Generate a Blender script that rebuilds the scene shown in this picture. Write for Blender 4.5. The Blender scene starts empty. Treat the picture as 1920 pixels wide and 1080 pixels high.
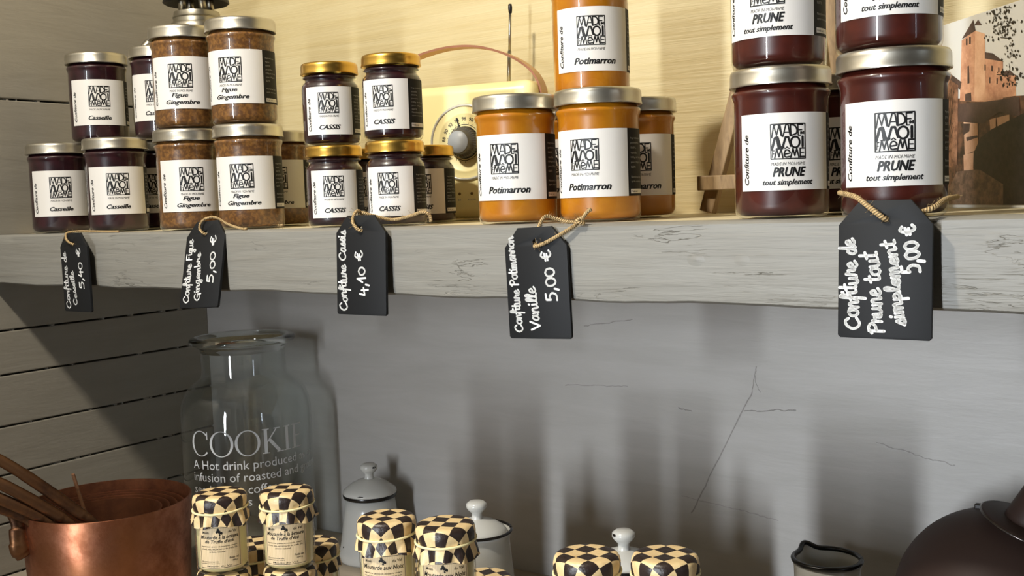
import bpy, bmesh, math, random
from mathutils import Vector, Matrix, Euler
random.seed(7)
S = bpy.context.scene
COL = S.collection
PI = math.pi

# ------------------------------------------------------------------ camera
FPX = 2000.0                                   # focal length in pixels of the 1920 wide frame
CAM = Vector((0.0, 0.0, 1.421))
YAW, PIT, ROL = math.radians(35), math.radians(4.63), math.radians(2.0)
f0 = Vector((-math.sin(YAW), math.cos(YAW), 0)); r0 = Vector((math.cos(YAW), math.sin(YAW), 0))
FW = f0 * math.cos(PIT) - Vector((0, 0, 1)) * math.sin(PIT)
u0 = r0.cross(FW)
RT = r0 * math.cos(ROL) - u0 * math.sin(ROL)
UP = u0 * math.cos(ROL) + r0 * math.sin(ROL)
cd = bpy.data.cameras.new('camera'); cam = bpy.data.objects.new('camera', cd); COL.objects.link(cam)
cd.sensor_width = 36.0; cd.lens = FPX * 36.0 / 1920.0; cd.clip_start = 0.02
m3 = Matrix((RT, UP, -FW)).transposed()
cam.matrix_world = Matrix.Translation(CAM) @ m3.to_4x4()
S.camera = cam

# ------------------------------------------------------------------ view, sky and lights
S.view_settings.view_transform = 'Standard'; S.view_settings.look = 'None'
S.view_settings.gamma = 1.0; S.view_settings.use_curve_mapping = False
S.view_settings.exposure = 0.0
W = bpy.data.worlds.new('sky'); S.world = W; W.use_nodes = True
bg = W.node_tree.nodes['Background']; bg.inputs[0].default_value = (0.62, 0.74, 0.95, 1); bg.inputs[1].default_value = 1.0

def light(name, kind, loc, power, color, target=None, **kw):
    l = bpy.data.lights.new(name, kind); l.energy = power; l.color = color
    for k, v in kw.items(): setattr(l, k, v)
    o = bpy.data.objects.new(name, l); COL.objects.link(o); o.location = loc
    if target is not None:
        o.rotation_euler = (Vector(target) - Vector(loc)).to_track_quat('-Z', 'Y').to_euler()
    return o
KEY_POS = (-0.80, 0.0, 2.37)
light('ceiling_lamp', 'POINT', KEY_POS, 76.0, (1.0, 0.93, 0.80), shadow_soft_size=0.045)
light('window_daylight', 'AREA', (-0.62, -1.74, 1.40), 8.8, (0.88, 0.94, 1.0), (-0.18, 1.14, 1.22), shape='RECTANGLE', size=0.12, size_y=1.1, spread=math.radians(64))
light('side_window_daylight', 'AREA', (1.93, 0.20, 1.55), 1.8, (0.80, 0.90, 1.0), (0, 0.20, 1.55), shape='RECTANGLE', size=0.05, size_y=1.2)

# ------------------------------------------------------------------ materials
def lin(c):
    return tuple(((v / 255) / 12.92 if v / 255 <= .04045 else ((v / 255 + .055) / 1.055) ** 2.4) for v in c)
MATS = {}
def mat(name, rgb=(128, 128, 128), rough=.5, metal=0.0, spec=.5, coat=0.0, sss=0.0):
    if name in MATS: return MATS[name]
    m = bpy.data.materials.new(name); m.use_nodes = True
    b = m.node_tree.nodes['Principled BSDF']
    b.inputs['Base Color'].default_value = (*lin(rgb), 1); b.inputs['Roughness'].default_value = rough
    b.inputs['Metallic'].default_value = metal; b.inputs['Specular IOR Level'].default_value = spec
    b.inputs['Coat Weight'].default_value = coat
    MATS[name] = m
    return m
class G:                                        # tiny node graph helper
    def __init__(s, m): s.t = m.node_tree; s.b = s.t.nodes.get('Principled BSDF')
    def n(s, ty, **kw):
        x = s.t.nodes.new(ty)
        for k, v in kw.items():
            if hasattr(x, k): setattr(x, k, v)
        return x
    def l(s, a, b): s.t.links.new(a, b)
    def coord(s, scale=(1, 1, 1), kind='Object', rot=(0, 0, 0)):
        tc = s.n('ShaderNodeTexCoord'); mp = s.n('ShaderNodeMapping')
        mp.inputs['Scale'].default_value = scale; mp.inputs['Rotation'].default_value = rot
        s.l(tc.outputs[kind], mp.inputs['Vector']); return mp.outputs[0]
    def noise(s, vec, scale=5, detail=4, rough=.55, dist=0.0):
        x = s.n('ShaderNodeTexNoise'); x.inputs['Scale'].default_value = scale; x.inputs['Detail'].default_value = detail
        x.inputs['Roughness'].default_value = rough; x.inputs['Distortion'].default_value = dist
        s.l(vec, x.inputs['Vector']); return x.outputs['Fac']
    def ramp(s, fac, stops):
        x = s.n('ShaderNodeValToRGB'); e = x.color_ramp.elements
        while len(e) < len(stops): e.new(.5)
        for el, (p, c) in zip(e, stops): el.position = p; el.color = (*lin(c), 1) if len(c) == 3 else c
        s.l(fac, x.inputs[0]); return x.outputs[0]
    def mix(s, fac, a, b, mode='MIX'):
        x = s.n('ShaderNodeMix'); x.data_type = 'RGBA'; x.blend_type = mode
        for v, i in ((fac, 0), (a, 6), (b, 7)):
            if isinstance(v, (int, float)): x.inputs[i].default_value = v
            elif isinstance(v, tuple): x.inputs[i].default_value = (*lin(v), 1)
            else: s.l(v, x.inputs[i])
        return x.outputs[2]
    def math(s, op, a, b=0.0, clamp=False):
        x = s.n('ShaderNodeMath'); x.operation = op; x.use_clamp = clamp
        for v, i in ((a, 0), (b, 1)):
            if isinstance(v, (int, float)): x.inputs[i].default_value = v
            else: s.l(v, x.inputs[i])
        return x.outputs[0]
    def bump(s, h, dist=.001, strength=1.0, normal=None):
        x = s.n('ShaderNodeBump'); x.inputs['Distance'].default_value = dist; x.inputs['Strength'].default_value = strength
        s.l(h, x.inputs['Height'])
        if normal is not None: s.l(normal, x.inputs['Normal'])
        return x.outputs[0]

def painted_wood(name, c1, c2, grain=(3, 3, 60), bump=.0012, rough=.55, fine=(8, 8, 220), crack=0.0, scratches=()):
    m = mat(name, c1, rough); g = G(m)
    n1 = g.noise(g.coord(grain), 3, 5, .6, .6); n2 = g.noise(g.coord(fine), 2, 3, .6, .3)
    big = g.noise(g.coord((1, 1, 1)), 3.2, 3)
    col = g.mix(g.ramp(n1, [(.35, (0, 0, 0)), (.7, (255, 255, 255))]), c1, c2)
    col = g.mix(g.math('MULTIPLY', big, .35), col, c2)
    h = g.math('ADD', g.math('MULTIPLY', n1, .7), g.math('MULTIPLY', n2, .35))
    if crack:
        cr = g.noise(g.coord((3, 3, 26)), 3.0, 5, .6, .9)
        band = g.math('ABSOLUTE', g.math('SUBTRACT', cr, .52))
        line = g.math('SUBTRACT', 1.0, g.math('MULTIPLY', band, 110.0), True)
        msk = g.ramp(g.noise(g.coord((5, 5, 9)), 2.2, 3), [(.56, (0, 0, 0)), (.72, (255, 255, 255))])
        line = g.math('MULTIPLY', line, msk)
        h = g.math('SUBTRACT', h, g.math('MULTIPLY', line, crack))
        kn = g.n('ShaderNodeTexVoronoi'); kn.inputs['Scale'].default_value = 15.0; g.l(g.coord((1, 1, 1.4)), kn.inputs['Vector'])
        dot = g.math('SUBTRACT', 1.0, g.math('MULTIPLY', kn.outputs['Distance'], 9.0), True)
        h = g.math('ADD', h, g.math('MULTIPLY', dot, .5))
    if scratches:
        sep = g.n('ShaderNodeSeparateXYZ'); wob = g.coord((1, 1, 1)); g.l(wob, sep.inputs[0])
        tot = None
        jit = g.math('MULTIPLY', g.math('SUBTRACT', g.noise(g.coord((30, 30, 30)), 2, 3), .5), .009)
        X = g.math('ADD', sep.outputs[0], jit); Z = g.math('ADD', sep.outputs[2], jit)
        for (ax, az, bx, bz, wd, st) in scratches:
            dx, dz = bx - ax, bz - az; L2 = dx * dx + dz * dz
            px = g.math('SUBTRACT', X, ax); pz = g.math('SUBTRACT', Z, az)
            t = g.math('ADD', g.math('MULTIPLY', px, dx / L2), g.math('MULTIPLY', pz, dz / L2), True)
            ex = g.math('SUBTRACT', px, g.math('MULTIPLY', t, dx)); ez = g.math('SUBTRACT', pz, g.math('MULTIPLY', t, dz))
            d = g.math('SQRT', g.math('ADD', g.math('MULTIPLY', ex, ex), g.math('MULTIPLY', ez, ez)))
            k = g.math('MULTIPLY', g.math('SUBTRACT', 1.0, g.math('DIVIDE', d, wd), True), st)
            tot = k if tot is None else g.math('MAXIMUM', tot, k)
        col = g.mix(tot, col, (58, 54, 50)); h = g.math('SUBTRACT', h, g.math('MULTIPLY', tot, .8))
    g.l(col, g.b.inputs['Base Color']); g.l(g.bump(h, bump), g.b.inputs['Normal'])
    return m

M_CREAM = painted_wood('cream_painted_boards', (208, 193, 151), (196, 178, 131), (1.6, 3, 34), .0013, .5)
M_BACK = painted_wood('grey_painted_boards', (172, 169, 166), (162, 159, 155), (2.5, 3, 16), .0006, .5, (14, 8, 70), scratches=(
    (-.468, 1.196, -.512, 1.113, .0010, .55), (-.512, 1.113, -.547, 1.044, .0012, .6), (-.468, 1.196, -.466, 1.222, .0007, .5),
    (-.466, 1.213, -.458, 1.196, .0007, .5), (-.478, 1.173, -.418, 1.178, .0009, .6), (-.545, 1.166, -.562, 1.169, .001, .6),
    (-.69, 1.262, -.62, 1.274, .0009, .45), (-.72, 1.185, -.63, 1.19, .0008, .4), (-.33, 1.15, -.25, 1.135, .0009, .4), (-.56, 1.062, -.44, 1.05, .0009, .35)))
M_LEFT = painted_wood('taupe_painted_boards', (142, 136, 124), (134, 128, 116), (5, 2.5, 18), .0009, .5, (14, 8, 50))
M_BEAM = painted_wood('grey_beige_beam_paint', (138, 136, 129), (126, 123, 115), (2, 6, 30), .0014, .5, (7, 20, 110), crack=.5)
M_SHELF = painted_wood('cream_shelf_paint', (222, 210, 176), (205, 192, 158), (2, 20, 20), .001)
M_COUNTER = painted_wood('counter_paint', (172, 160, 142), (156, 145, 128), (2, 20, 20), .001)
M_ROOM = mat('room_plaster', (74, 70, 66), .8)
M_FLOOR = mat('room_floor', (60, 50, 42), .6)
M_DARK = mat('gap_black', (14, 12, 11), .9)

def glass_mat(name, tint=(1, 1, 1), ior=1.45, rough=.0, lift=0.0):
    m = bpy.data.materials.new(name); m.use_nodes = True; t = m.node_tree; t.nodes.clear(); g = G(m)
    out = g.n('ShaderNodeOutputMaterial'); tr = g.n('ShaderNodeBsdfTransparent'); tr.inputs[0].default_value = (*tint, 1)
    gl = g.n('ShaderNodeBsdfGlossy'); gl.inputs['Roughness'].default_value = rough; gl.inputs[0].default_value = (1, 1, 1, 1)
    lw = g.n('ShaderNodeLayerWeight'); lw.inputs[0].default_value = .5
    mx = g.n('ShaderNodeMixShader')
    f0_ = ((ior - 1) / (ior + 1)) ** 2
    fac = g.math('ADD', g.math('MULTIPLY', g.math('POWER', lw.outputs['Facing'], 5.0), 1 - f0_), f0_ + lift, True)
    g.l(fac, mx.inputs[0]); g.l(tr.outputs[0], mx.inputs[1]); g.l(gl.outputs[0], mx.inputs[2]); g.l(mx.outputs[0], out.inputs[0])
    return m
M_GLASS = glass_mat('clear_jar_glass', (.97, .98, .97), 1.5, .01)
M_COOKGLASS = glass_mat('cookie_jar_glass', (.955, .97, .965), 1.52, .0, .01)
M_PANE = glass_mat('window_glass', (.95, .97, .97), 1.45)

def jam_mat(name, c1, c2, scale, rough=.35):
    m = mat(name, c1, rough); g = G(m)
    n = g.noise(g.coord((1, 1, 1)), scale, 4, .6)
    g.l(g.mix(g.ramp(n, [(.42, (0, 0, 0)), (.68, (255, 255, 255))]), c1, c2), g.b.inputs['Base Color'])
    return m
JAM = {
    'cherry': jam_mat('black_cherry_jam', (38, 14, 20), (58, 20, 28), 60),
    'fig': jam_mat('fig_ginger_jam', (98, 64, 34), (150, 104, 52), 240),
    'currant': jam_mat('blackcurrant_jam', (34, 10, 16), (50, 16, 24), 60),
    'pumpkin': jam_mat('pumpkin_jam', (176, 106, 10), (190, 122, 16), 40),
    'plum': jam_mat('plum_jam', (62, 20, 14), (80, 28, 18), 40)}
M_LABEL = mat('white_label_paper', (224, 220, 214), .42)
M_INK = mat('black_ink', (10, 9, 9), .5)
M_GREYINK = mat('grey_ink', (150, 148, 142), .6)
M_BLACKLABEL = mat('black_label_paper', (17, 17, 17), .6, spec=.25)
def brushed(name, rgb, rough, noise_amt=.12):
    m = mat(name, rgb, rough, 1.0); g = G(m)
    n = g.noise(g.coord((1, 1, 8)), 30, 3)
    g.l(g.math('ADD', g.math('MULTIPLY', n, noise_amt), rough - noise_amt * .5), g.b.inputs['Roughness'])
    return m
M_SILVER = brushed('silver_lid_metal', (196, 191, 178), .36)
M_GOLD = brushed('gold_lid_metal', (214, 172, 84), .30)
M_PEWTER = brushed('galvanised_metal', (176, 170, 154), .36)
M_BLACKMETAL = mat('black_metal', (18, 15, 14), .45)
M_SLATE = mat('black_slate', (20, 21, 23), .6, spec=.3)
M_CHALK = mat('white_marker', (246, 246, 244), .6)
def twine():
    m = mat('jute_twine', (190, 152, 96), .85, spec=.1); g = G(m)
    v = g.coord((1, 1, 1), 'UV'); w = g.n('ShaderNodeTexWave'); w.inputs['Scale'].default_value = 1.0; w.bands_direction = 'DIAGONAL'
    w.inputs['Distortion'].default_value = 1.5; g.l(v, w.inputs['Vector'])
    g.l(g.mix(w.outputs['Fac'], (168, 138, 96), (208, 182, 136)), g.b.inputs['Base Color'])
    g.l(g.bump(w.outputs['Fac'], .0008), g.b.inputs['Normal']); return m
M_TWINE = twine()

# ------------------------------------------------------------------ mesh helpers
def tagprops(o, label=None, cat=None, group=None, kind=None):
    if label: o['label'] = label
    if cat: o['category'] = cat
    if group: o['group'] = group
    if kind: o['kind'] = kind
    return o
def thing(name, label, cat, loc=(0, 0, 0), rz=0.0, group=None):
    o = bpy.data.objects.new(name, None); COL.objects.link(o); o.location = loc; o.rotation_euler = (0, 0, rz)
    o.empty_display_size = .02
    return tagprops(o, label, cat, group)
def obj(name, bm, material, parent=None, smooth=True, label=None, recalc=True):
    if recalc: bmesh.ops.recalc_face_normals(bm, faces=bm.faces)
    me = bpy.data.meshes.new(name); bm.to_mesh(me); bm.free()
    for p in me.polygons: p.use_smooth = smooth
    for mm in (material if isinstance(material, (list, tuple)) else [material]): me.materials.append(mm)
    o = bpy.data.objects.new(name, me); COL.objects.link(o)
    if parent is not None: o.parent = parent
    if label: o['label'] = label
    return o
def autosmooth(o, ang=40):
    me = o.data; b = bmesh.new(); b.from_mesh(me); a = math.radians(ang)
    for e in b.edges:
        if len(e.link_faces) == 2 and e.calc_face_angle(0) > a: e.smooth = False
    b.to_mesh(me); b.free(); return o
def copy_tree(o, parent=None):
    c = o.copy(); COL.objects.link(c); c.parent = parent
    for ch in list(o.children): copy_tree(ch, c)
    return c
def add_box(bm, lo, hi, bev=0.0, seg=2, mi=0):
    lo = Vector(lo); hi = Vector(hi)
    r = bmesh.ops.create_cube(bm, size=1.0); vs = r['verts']
    for v in vs: v.co = (lo + hi) / 2 + Vector((v.co.x * (hi.x - lo.x), v.co.y * (hi.y - lo.y), v.co.z * (hi.z - lo.z)))
    fs = list({f for v in vs for f in v.link_faces})
    for f in fs: f.material_index = mi
    if bev:
        es = list({e for v in vs for e in v.link_edges})
        bmesh.ops.bevel(bm, geom=es, offset=bev, segments=seg, affect='EDGES', profile=.5)
def add_lathe(bm, prof, seg=48, c=(0, 0, 0), close_top=False, close_bot=False, rfun=None):
    rings = []
    for k, (r, z) in enumerate(prof):
        if r < 1e-6:
            rings.append([bm.verts.new((c[0], c[1], c[2] + z))])
        else:
            ring = []
            for i in range(seg):
                a = 2 * PI * i / seg; rr, zz = (r, z) if rfun is None else rfun(r, z, a)
                ring.append(bm.verts.new((c[0] + rr * math.cos(a), c[1] + rr * math.sin(a), c[2] + zz)))
            rings.append(ring)
    for A, B in zip(rings, rings[1:]):
        for i in range(seg):
            j = (i + 1) % seg
            if len(A) == 1 and len(B) == 1: continue
            if len(A) == 1: bm.faces.new((A[0], B[j], B[i]))
            elif len(B) == 1: bm.faces.new((A[i], A[j], B[0]))
            else: bm.faces.new((A[i], A[j], B[j], B[i]))
    return rings
def lathe(prof, seg=48, **k):
    bm = bmesh.new(); add_lathe(bm, prof, seg, **k); return bm
def catmull(pts, n=6):
    P = [Vector(p) for p in pts]
    if len(P) < 3: return P
    P = [P[0] * 2 - P[1]] + P + [P[-1] * 2 - P[-2]]
    out = []
    for i in range(1, len(P) - 2):
        a, b, c, d = P[i - 1:i + 3]
        for k in range(n):
            t = k / n
            out.append(.5 * ((2 * b) + (c - a) * t + (2 * a - 5 * b + 4 * c - d) * t * t + (3 * b - a - 3 * c + d) * t ** 3))
    out.append(P[-2]); return out
def add_tube(bm, pts, rad, seg=10, uvrep=None, flat=1.0, upv=(0, 0, 1)):
    pts = [Vector(p) for p in pts]; n = len(pts)
    rads = [rad] * n if isinstance(rad, (int, float)) else [rad[min(len(rad) - 1, int(round(i * (len(rad) - 1) / (n - 1))))] if len(rad) != n else rad[i] for i in range(n)]
    uvl = bm.loops.layers.uv.verify() if uvrep else None
    rings = []; prev = None; L = 0; lens = []
    for i, p in enumerate(pts):
        t = (pts[min(i + 1, n - 1)] - pts[max(i - 1, 0)]).normalized()
        if i: L += (p - pts[i - 1]).length
        lens.append(L)
        if prev is None:
            ref = Vector(upv)
            if abs(ref.dot(t)) > .95: ref = Vector((1, 0, 0))
            a = (ref - t * ref.dot(t)).normalized()
        else:
            a = (prev - t * prev.dot(t)).normalized()
        prev = a; b = t.cross(a)
        rings.append([bm.verts.new(p + (a * math.cos(2 * PI * k / seg) * flat + b * math.sin(2 * PI * k / seg)) * rads[i]) for k in range(seg)])
    for i in range(n - 1):
        for k in range(seg):
            j = (k + 1) % seg
            f = bm.faces.new((rings[i][k], rings[i][j], rings[i + 1][j], rings[i + 1][k]))
            if uvl:
                uv = [(k / seg, lens[i] * uvrep), ((k + 1) / seg, lens[i] * uvrep), ((k + 1) / seg, lens[i + 1] * uvrep), (k / seg, lens[i + 1] * uvrep)]
                for lp, q in zip(f.loops, uv): lp[uvl].uv = q
    bm.faces.new(rings[0][::-1]); bm.faces.new(rings[-1])
def tube(pts, rad, **k):
    bm = bmesh.new(); add_tube(bm, pts, rad, **k); return bm

# ---- flat print: polygons in a (u, v) plane, later bent onto a surface
class Print:
    def __init__(s): s.polys = []
    def poly(s, pts): s.polys.append([tuple(p) for p in pts])
    def rect(s, x0, y0, x1, y1, nx=1):
        for i in range(nx):
            a = x0 + (x1 - x0) * i / nx; b = x0 + (x1 - x0) * (i + 1) / nx
            s.poly([(a, y0), (b, y0), (b, y1), (a, y1)])
    def stroke(s, pts, w, n=6, smooth=True, cap=True):
        P = catmull([(p[0], p[1], 0) for p in pts], n) if (smooth and len(pts) > 2) else [Vector((p[0], p[1], 0)) for p in pts]
        for a, b in zip(P, P[1:]):
            d = b - a
            if d.length < 1e-9: continue
            nn = Vector((-d.y, d.x, 0)).normalized() * w / 2
            s.poly([(a - nn)[:2], (b - nn)[:2], (b + nn)[:2], (a + nn)[:2]])
        if cap:
            for p in P:
                s.poly([(p.x + math.cos(k * PI / 4) * w / 2, p.y + math.sin(k * PI / 4) * w / 2) for k in range(8)])
    def add(s, o, fn):
        for p in o.polys: s.poly([fn(*q) for q in p])
    def bounds(s):
        xs = [q[0] for p in s.polys for q in p]; ys = [q[1] for p in s.polys for q in p]
        return min(xs), min(ys), max(xs), max(ys)
    def bmesh(s, fn, step=.0022):
        bm = bmesh.new()
        for p in s.polys:
            try: bm.faces.new([bm.verts.new((q[0], q[1], 0)) for q in p])
            except ValueError: pass
        x0, _, x1, _ = s.bounds(); k = math.floor(x0 / step) + 1 if step else 0
        while step and k * step < x1:
            bmesh.ops.bisect_plane(bm, geom=bm.verts[:] + bm.edges[:] + bm.faces[:], dist=1e-7, plane_co=(k * step, 0, 0), plane_no=(1, 0, 0)); k += 1
        for v in bm.verts: v.co = fn(v.co.x, v.co.y)
        return bm
_tc = {}
def text_print(txt, bold=0.0, shear=0.0, res=2):
    key = (txt, bold, shear)
    if key in _tc: return _tc[key]
    cu = bpy.data.curves.new('tmp_text', 'FONT'); cu.body = txt; cu.size = 1.0; cu.offset = bold; cu.shear = shear
    cu.resolution_u = res; cu.fill_mode = 'FRONT'
    o = bpy.data.objects.new('tmp_text', cu); COL.objects.link(o)
    bpy.context.view_layer.update()
    me = bpy.data.meshes.new_from_object(o.evaluated_get(bpy.context.evaluated_depsgraph_get()))
    P = Print()
    for f in me.polygons: P.poly([(me.vertices[i].co.x, me.vertices[i].co.y) for i in f.vertices])
    bpy.data.objects.remove(o); bpy.data.curves.remove(cu); bpy.data.meshes.remove(me)
    _tc[key] = P; return P
def put_text(P, txt, x0, y0, w, h=None, bold=0.0, shear=0.0, rot=False, slope=0.0):
    """fit txt in a box: width w from x0, baseline at y0, h = height of the ink (None keeps proportion)"""
    if bold > .02:                               # heavy print: overlay shifted copies of a lighter weight
        T0 = text_print(txt, .012, shear); T = Print(); e = bold - .008
        for dx, dy in ((-e, 0), (e, 0), (0, e * .5), (0, -e * .5)): T.add(T0, lambda u, v: (u + dx, v + dy))
    else: T = text_print(txt, bold, shear)
    if not T.polys: return
    bx0, by0, bx1, by1 = T.bounds(); sx = w / (bx1 - bx0); sy = sx if h is None else h / (by1 - max(by0, -0.0) if False else (by1 - by0))
    base = by0 if h is not None else 0.0
    if rot: P.add(T, lambda u, v: (x0 - (v - base) * sy, y0 + (u - bx0) * sx))
    else: P.add(T, lambda u, v: (x0 + (u - bx0) * sx, y0 + (v - base) * sy + slope * (u - bx0) * sx))
def wrap(r, z0=0.0, ang=0.0):
    return lambda u, v: (r * math.sin(u / r + ang), -r * math.cos(u / r + ang), z0 + v)
def patch(w, h, r, z0, off=0.0, nx=16):
    P = Print(); P.rect(off - w / 2, 0, off + w / 2, h, nx)
    b = P.bmesh(wrap(r, z0), 0); bmesh.ops.remove_doubles(b, verts=b.verts, dist=1e-6); return b

# ------------------------------------------------------------------ room
SZ, LZ = 1.400, 0.930                 # shelf top, counter top
XL, YB = -1.41, 1.14                  # left wall, back wall
XR, YF = 2.0, -1.8
bm = bmesh.new(); add_box(bm, (XL - .06, YF - .1, -.05), (XR + .1, YB + .06, 0)); tagprops(obj('floor', bm, M_FLOOR, None, False), kind='structure')
bm = bmesh.new(); add_box(bm, (XL - .06, YF - .1, 2.7), (XR + .1, YB + .06, 2.75)); tagprops(obj('ceiling', bm, M_ROOM, None, False), kind='structure')
bm = bmesh.new()
for z0, z1, mi in ((0, LZ, 1), (LZ, 1.345, 1), (1.345, 2.7, 0)):
    add_box(bm, (XL - .02, YB, z0), (XR + .02, YB + .03, z1), .0 if mi else .0006, 1, mi)
tagprops(obj('wall_back', bm, [M_CREAM, M_BACK], None, False), kind='structure')
bm = bmesh.new()
zs = [0, .80, .93, 1.002, 1.069, 1.136, 1.207, 1.268, 1.3975, 1.585, 1.79, 2.0, 2.3, 2.7]
rnd = random.Random(3)
for a, b in zip(zs, zs[1:]):
    n = 46                                              # each board a strip whose lower edge is ragged
    top, bot = [], []
    for i in range(n + 1):
        y = YF + (YB - YF) * i / n
    add_box(bm, (XL - .025, YF - .05, a + .0012), (XL, YB, b - .0012), .0016, 2)
    for k in range(26):                                 # bits of old paint bridging the gap
        y = rnd.uniform(.55, YB); 
        if rnd.random() < .5: add_box(bm, (XL - .012, y, b - .0016), (XL - .002, y + rnd.uniform(.001, .006), b + .0014))
add_box(bm, (XL - .045, YF - .05, 0), (XL - .026, YB, 2.7), 0, 1, 1)
tagprops(obj('wall_left', bm, [M_LEFT, M_DARK], None, False), kind='structure')
def wall_with_hole(name, axis, pos, th, lo, hi, o0, o1, oz0, oz1):
    bm = bmesh.new()
    def bx(a0, a1, z0, z1):
        if axis == 'Y': add_box(bm, (a0, pos - th, z0), (a1, pos, z1))
        else: add_box(bm, (pos, a0, z0), (pos + th, a1, z1))
    bx(lo, o0, 0, 2.7); bx(o1, hi, 0, 2.7); bx(o0, o1, 0, oz0); bx(o0, o1, oz1, 2.7)
    return tagprops(obj(name, bm, M_ROOM, None, False), kind='structure')
wall_with_hole('wall_front', 'Y', YF, .08, XL - .02, XR + .08, -.70, -.54, .80, 2.20)
wall_with_hole('wall_right', 'X', XR, .08, YF, YB, .10, .30, .90, 2.20)
def window(name, axis, pos, a0, a1, z0, z1):
    bm = bmesh.new()
    def bx(p0, p1, q0, q1, b):
        if axis == 'Y': add_box(b, (p0, pos - .05, q0), (p1, pos - .01, q1))
        else: add_box(b, (pos + .01, p0, q0), (pos + .05, p1, q1))
    t = .012
    bx(a0, a0 + t, z0, z1, bm); bx(a1 - t, a1, z0, z1, bm); bx(a0 + t, a1 - t, z0, z0 + t, bm); bx(a0 + t, a1 - t, z1 - t, z1, bm)
    f = tagprops(obj(name, bm, M_ROOM, None, False), kind='structure')
    bm = bmesh.new()
    if axis == 'Y': add_box(bm, (a0 + t, pos - .034, z0 + t), (a1 - t, pos - .030, z1 - t))
    else: add_box(bm, (pos + .030, a0 + t, z0 + t), (pos + .034, a1 - t, z1 - t))
    obj('pane', bm, M_PANE, f, False)
window('window_1', 'Y', YF, -.70, -.54, .80, 2.20)
window('window_2', 'X', XR, .10, .30, .90, 2.20)

# ---- shelf and counter
sh = thing('wall_shelf', 'long grey painted timber shelf carrying the jam jars, price tags on its front', 'shelf', (0, 0, SZ))
bm = bmesh.new()
nx = 120; rb = random.Random(11); x0, x1 = XL, .9; yf = .775
def bow(x): return .0028 * math.sin((x + 1.41) / 2.3 * PI) + .0006 * math.sin(x * 23) + .0004 * math.sin(x * 61 + 1)
prof = [(.0, 0), (.0, -.0015)]
secs = []
for i in range(nx + 1):
    x = x0 + (x1 - x0) * i / nx; w = bow(x); jb = .0007 * math.sin(x * 37 + 2) + rb.uniform(-.0003, .0003)
    secs.append([bm.verts.new(p) for p in ((x, yf + .05, 0), (x, yf + .0022 - .3 * w, 0.0), (x, yf + .0005 - w, -.0022), (x, yf - w, -.012), (x, yf - w, -.033), (x, yf - w, -.056),
                                            (x, yf + .0008 - w, -.0635 + jb), (x, yf + .004 - w, -.0655 + jb), (x, yf + .05, -.0655))])
for A, B in zip(secs, secs[1:]):
    for k in range(len(A)):
        j = (k + 1) % len(A); bm.faces.new((A[k], A[j], B[j], B[k]))
bm.faces.new(secs[0]); bm.faces.new(secs[-1][::-1])
autosmooth(obj('front_beam', bm, M_BEAM, sh, label='grey beige front beam with cracked paint'))
bm = bmesh.new(); add_box(bm, (x0, yf + .0503, -.05), (x1, YB, -.0002), .0008, 1); obj('shelf_board', bm, M_SHELF, sh, False, label='pale cream shelf top')
ct = thing('counter', 'pale painted counter top under the shelf, holding the mustards and enamelware', 'counter', (0, 0, LZ))
bm = bmesh.new(); add_box(bm, (XL, .50, -.035), (.9, YB, 0), .002, 2); obj('worktop', bm, M_COUNTER, ct, False)

# ------------------------------------------------------------------ jam jars
def logo(P, x, y, s, thin=1.2):
    """hand drawn MADE IN MOI MEME block in a square of side s, lower left corner x, y"""
    f = lambda u, v: (x + u * s, y + v * s)
    def st(pts, w, sm=False): P.stroke([f(*p) for p in pts], w * s * thin, 5, sm)
    b = .022
    st([(0, 0), (1, 0), (1, 1), (0, 1), (0, 0)], .03)
    st([(.03, .62), (.09, .97), (.17, .68), (.24, .97), (.30, .66)], .032); st([(.09, .97), (.13, .97)], .032); st([(.22, .97), (.27, .97), (.33, .64)], .032)
    st([(.35, .64), (.43, .97), (.50, .97), (.55, .66)], .032); st([(.39, .76), (.52, .76)], .026)
    st([(.57, .66), (.56, .97)], .04); st([(.56, .97), (.68, .95), (.75, .84), (.73, .72), (.57, .66)], .04, True)
    st([(.79, .66), (.78, .97), (.93, .97)], .032); st([(.79, .82), (.90, .82)], .03); st([(.79, .66), (.86, .66)], .03)
    st([(.86, .70), (.86, .76)], .02); st([(.89, .70), (.89, .77), (.93, .70), (.935, .77)], .02); st([(.96, .70), (.96, .78)], .02)
    st([(.03, .28), (.12, .60), (.18, .62), (.23, .30)], .062); st([(.20, .62), (.27, .34), (.36, .33)], .055); st([(.33, .30), (.42, .62), (.50, .62), (.57, .36)], .052)
    st([(.70 + .13 * math.cos(a), .47 + .155 * math.sin(a)) for a in [k * PI / 7 for k in range(15)]], .048, True)
    st([(.92, .34), (.92, .62)], .06)
    st([(.04, .05), (.05, .24)], .022); st([(.05, .15), (.09, .15)], .022); st([(.05, .24), (.10, .24)], .022)
    st([(.11, .03), (.17, .29), (.23, .06), (.29, .29), (.34, .04)], .036); st([(.15, .29), (.20, .29)], .03)
    st([(.38, .13), (.54, .16), (.50, .24), (.42, .24), (.38, .13), (.42, .05), (.54, .06)], .036, True); st([(.40, .29), (.46, .34), (.52, .29)], .026)
    st([(.56, .03), (.63, .29), (.68, .08), (.74, .29), (.80, .03)], .036)
    st([(.84, .04), (.84, .29), (.97, .29)], .034); st([(.84, .17), (.95, .17)], .03); st([(.84, .05), (.97, .05)], .034)

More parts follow.
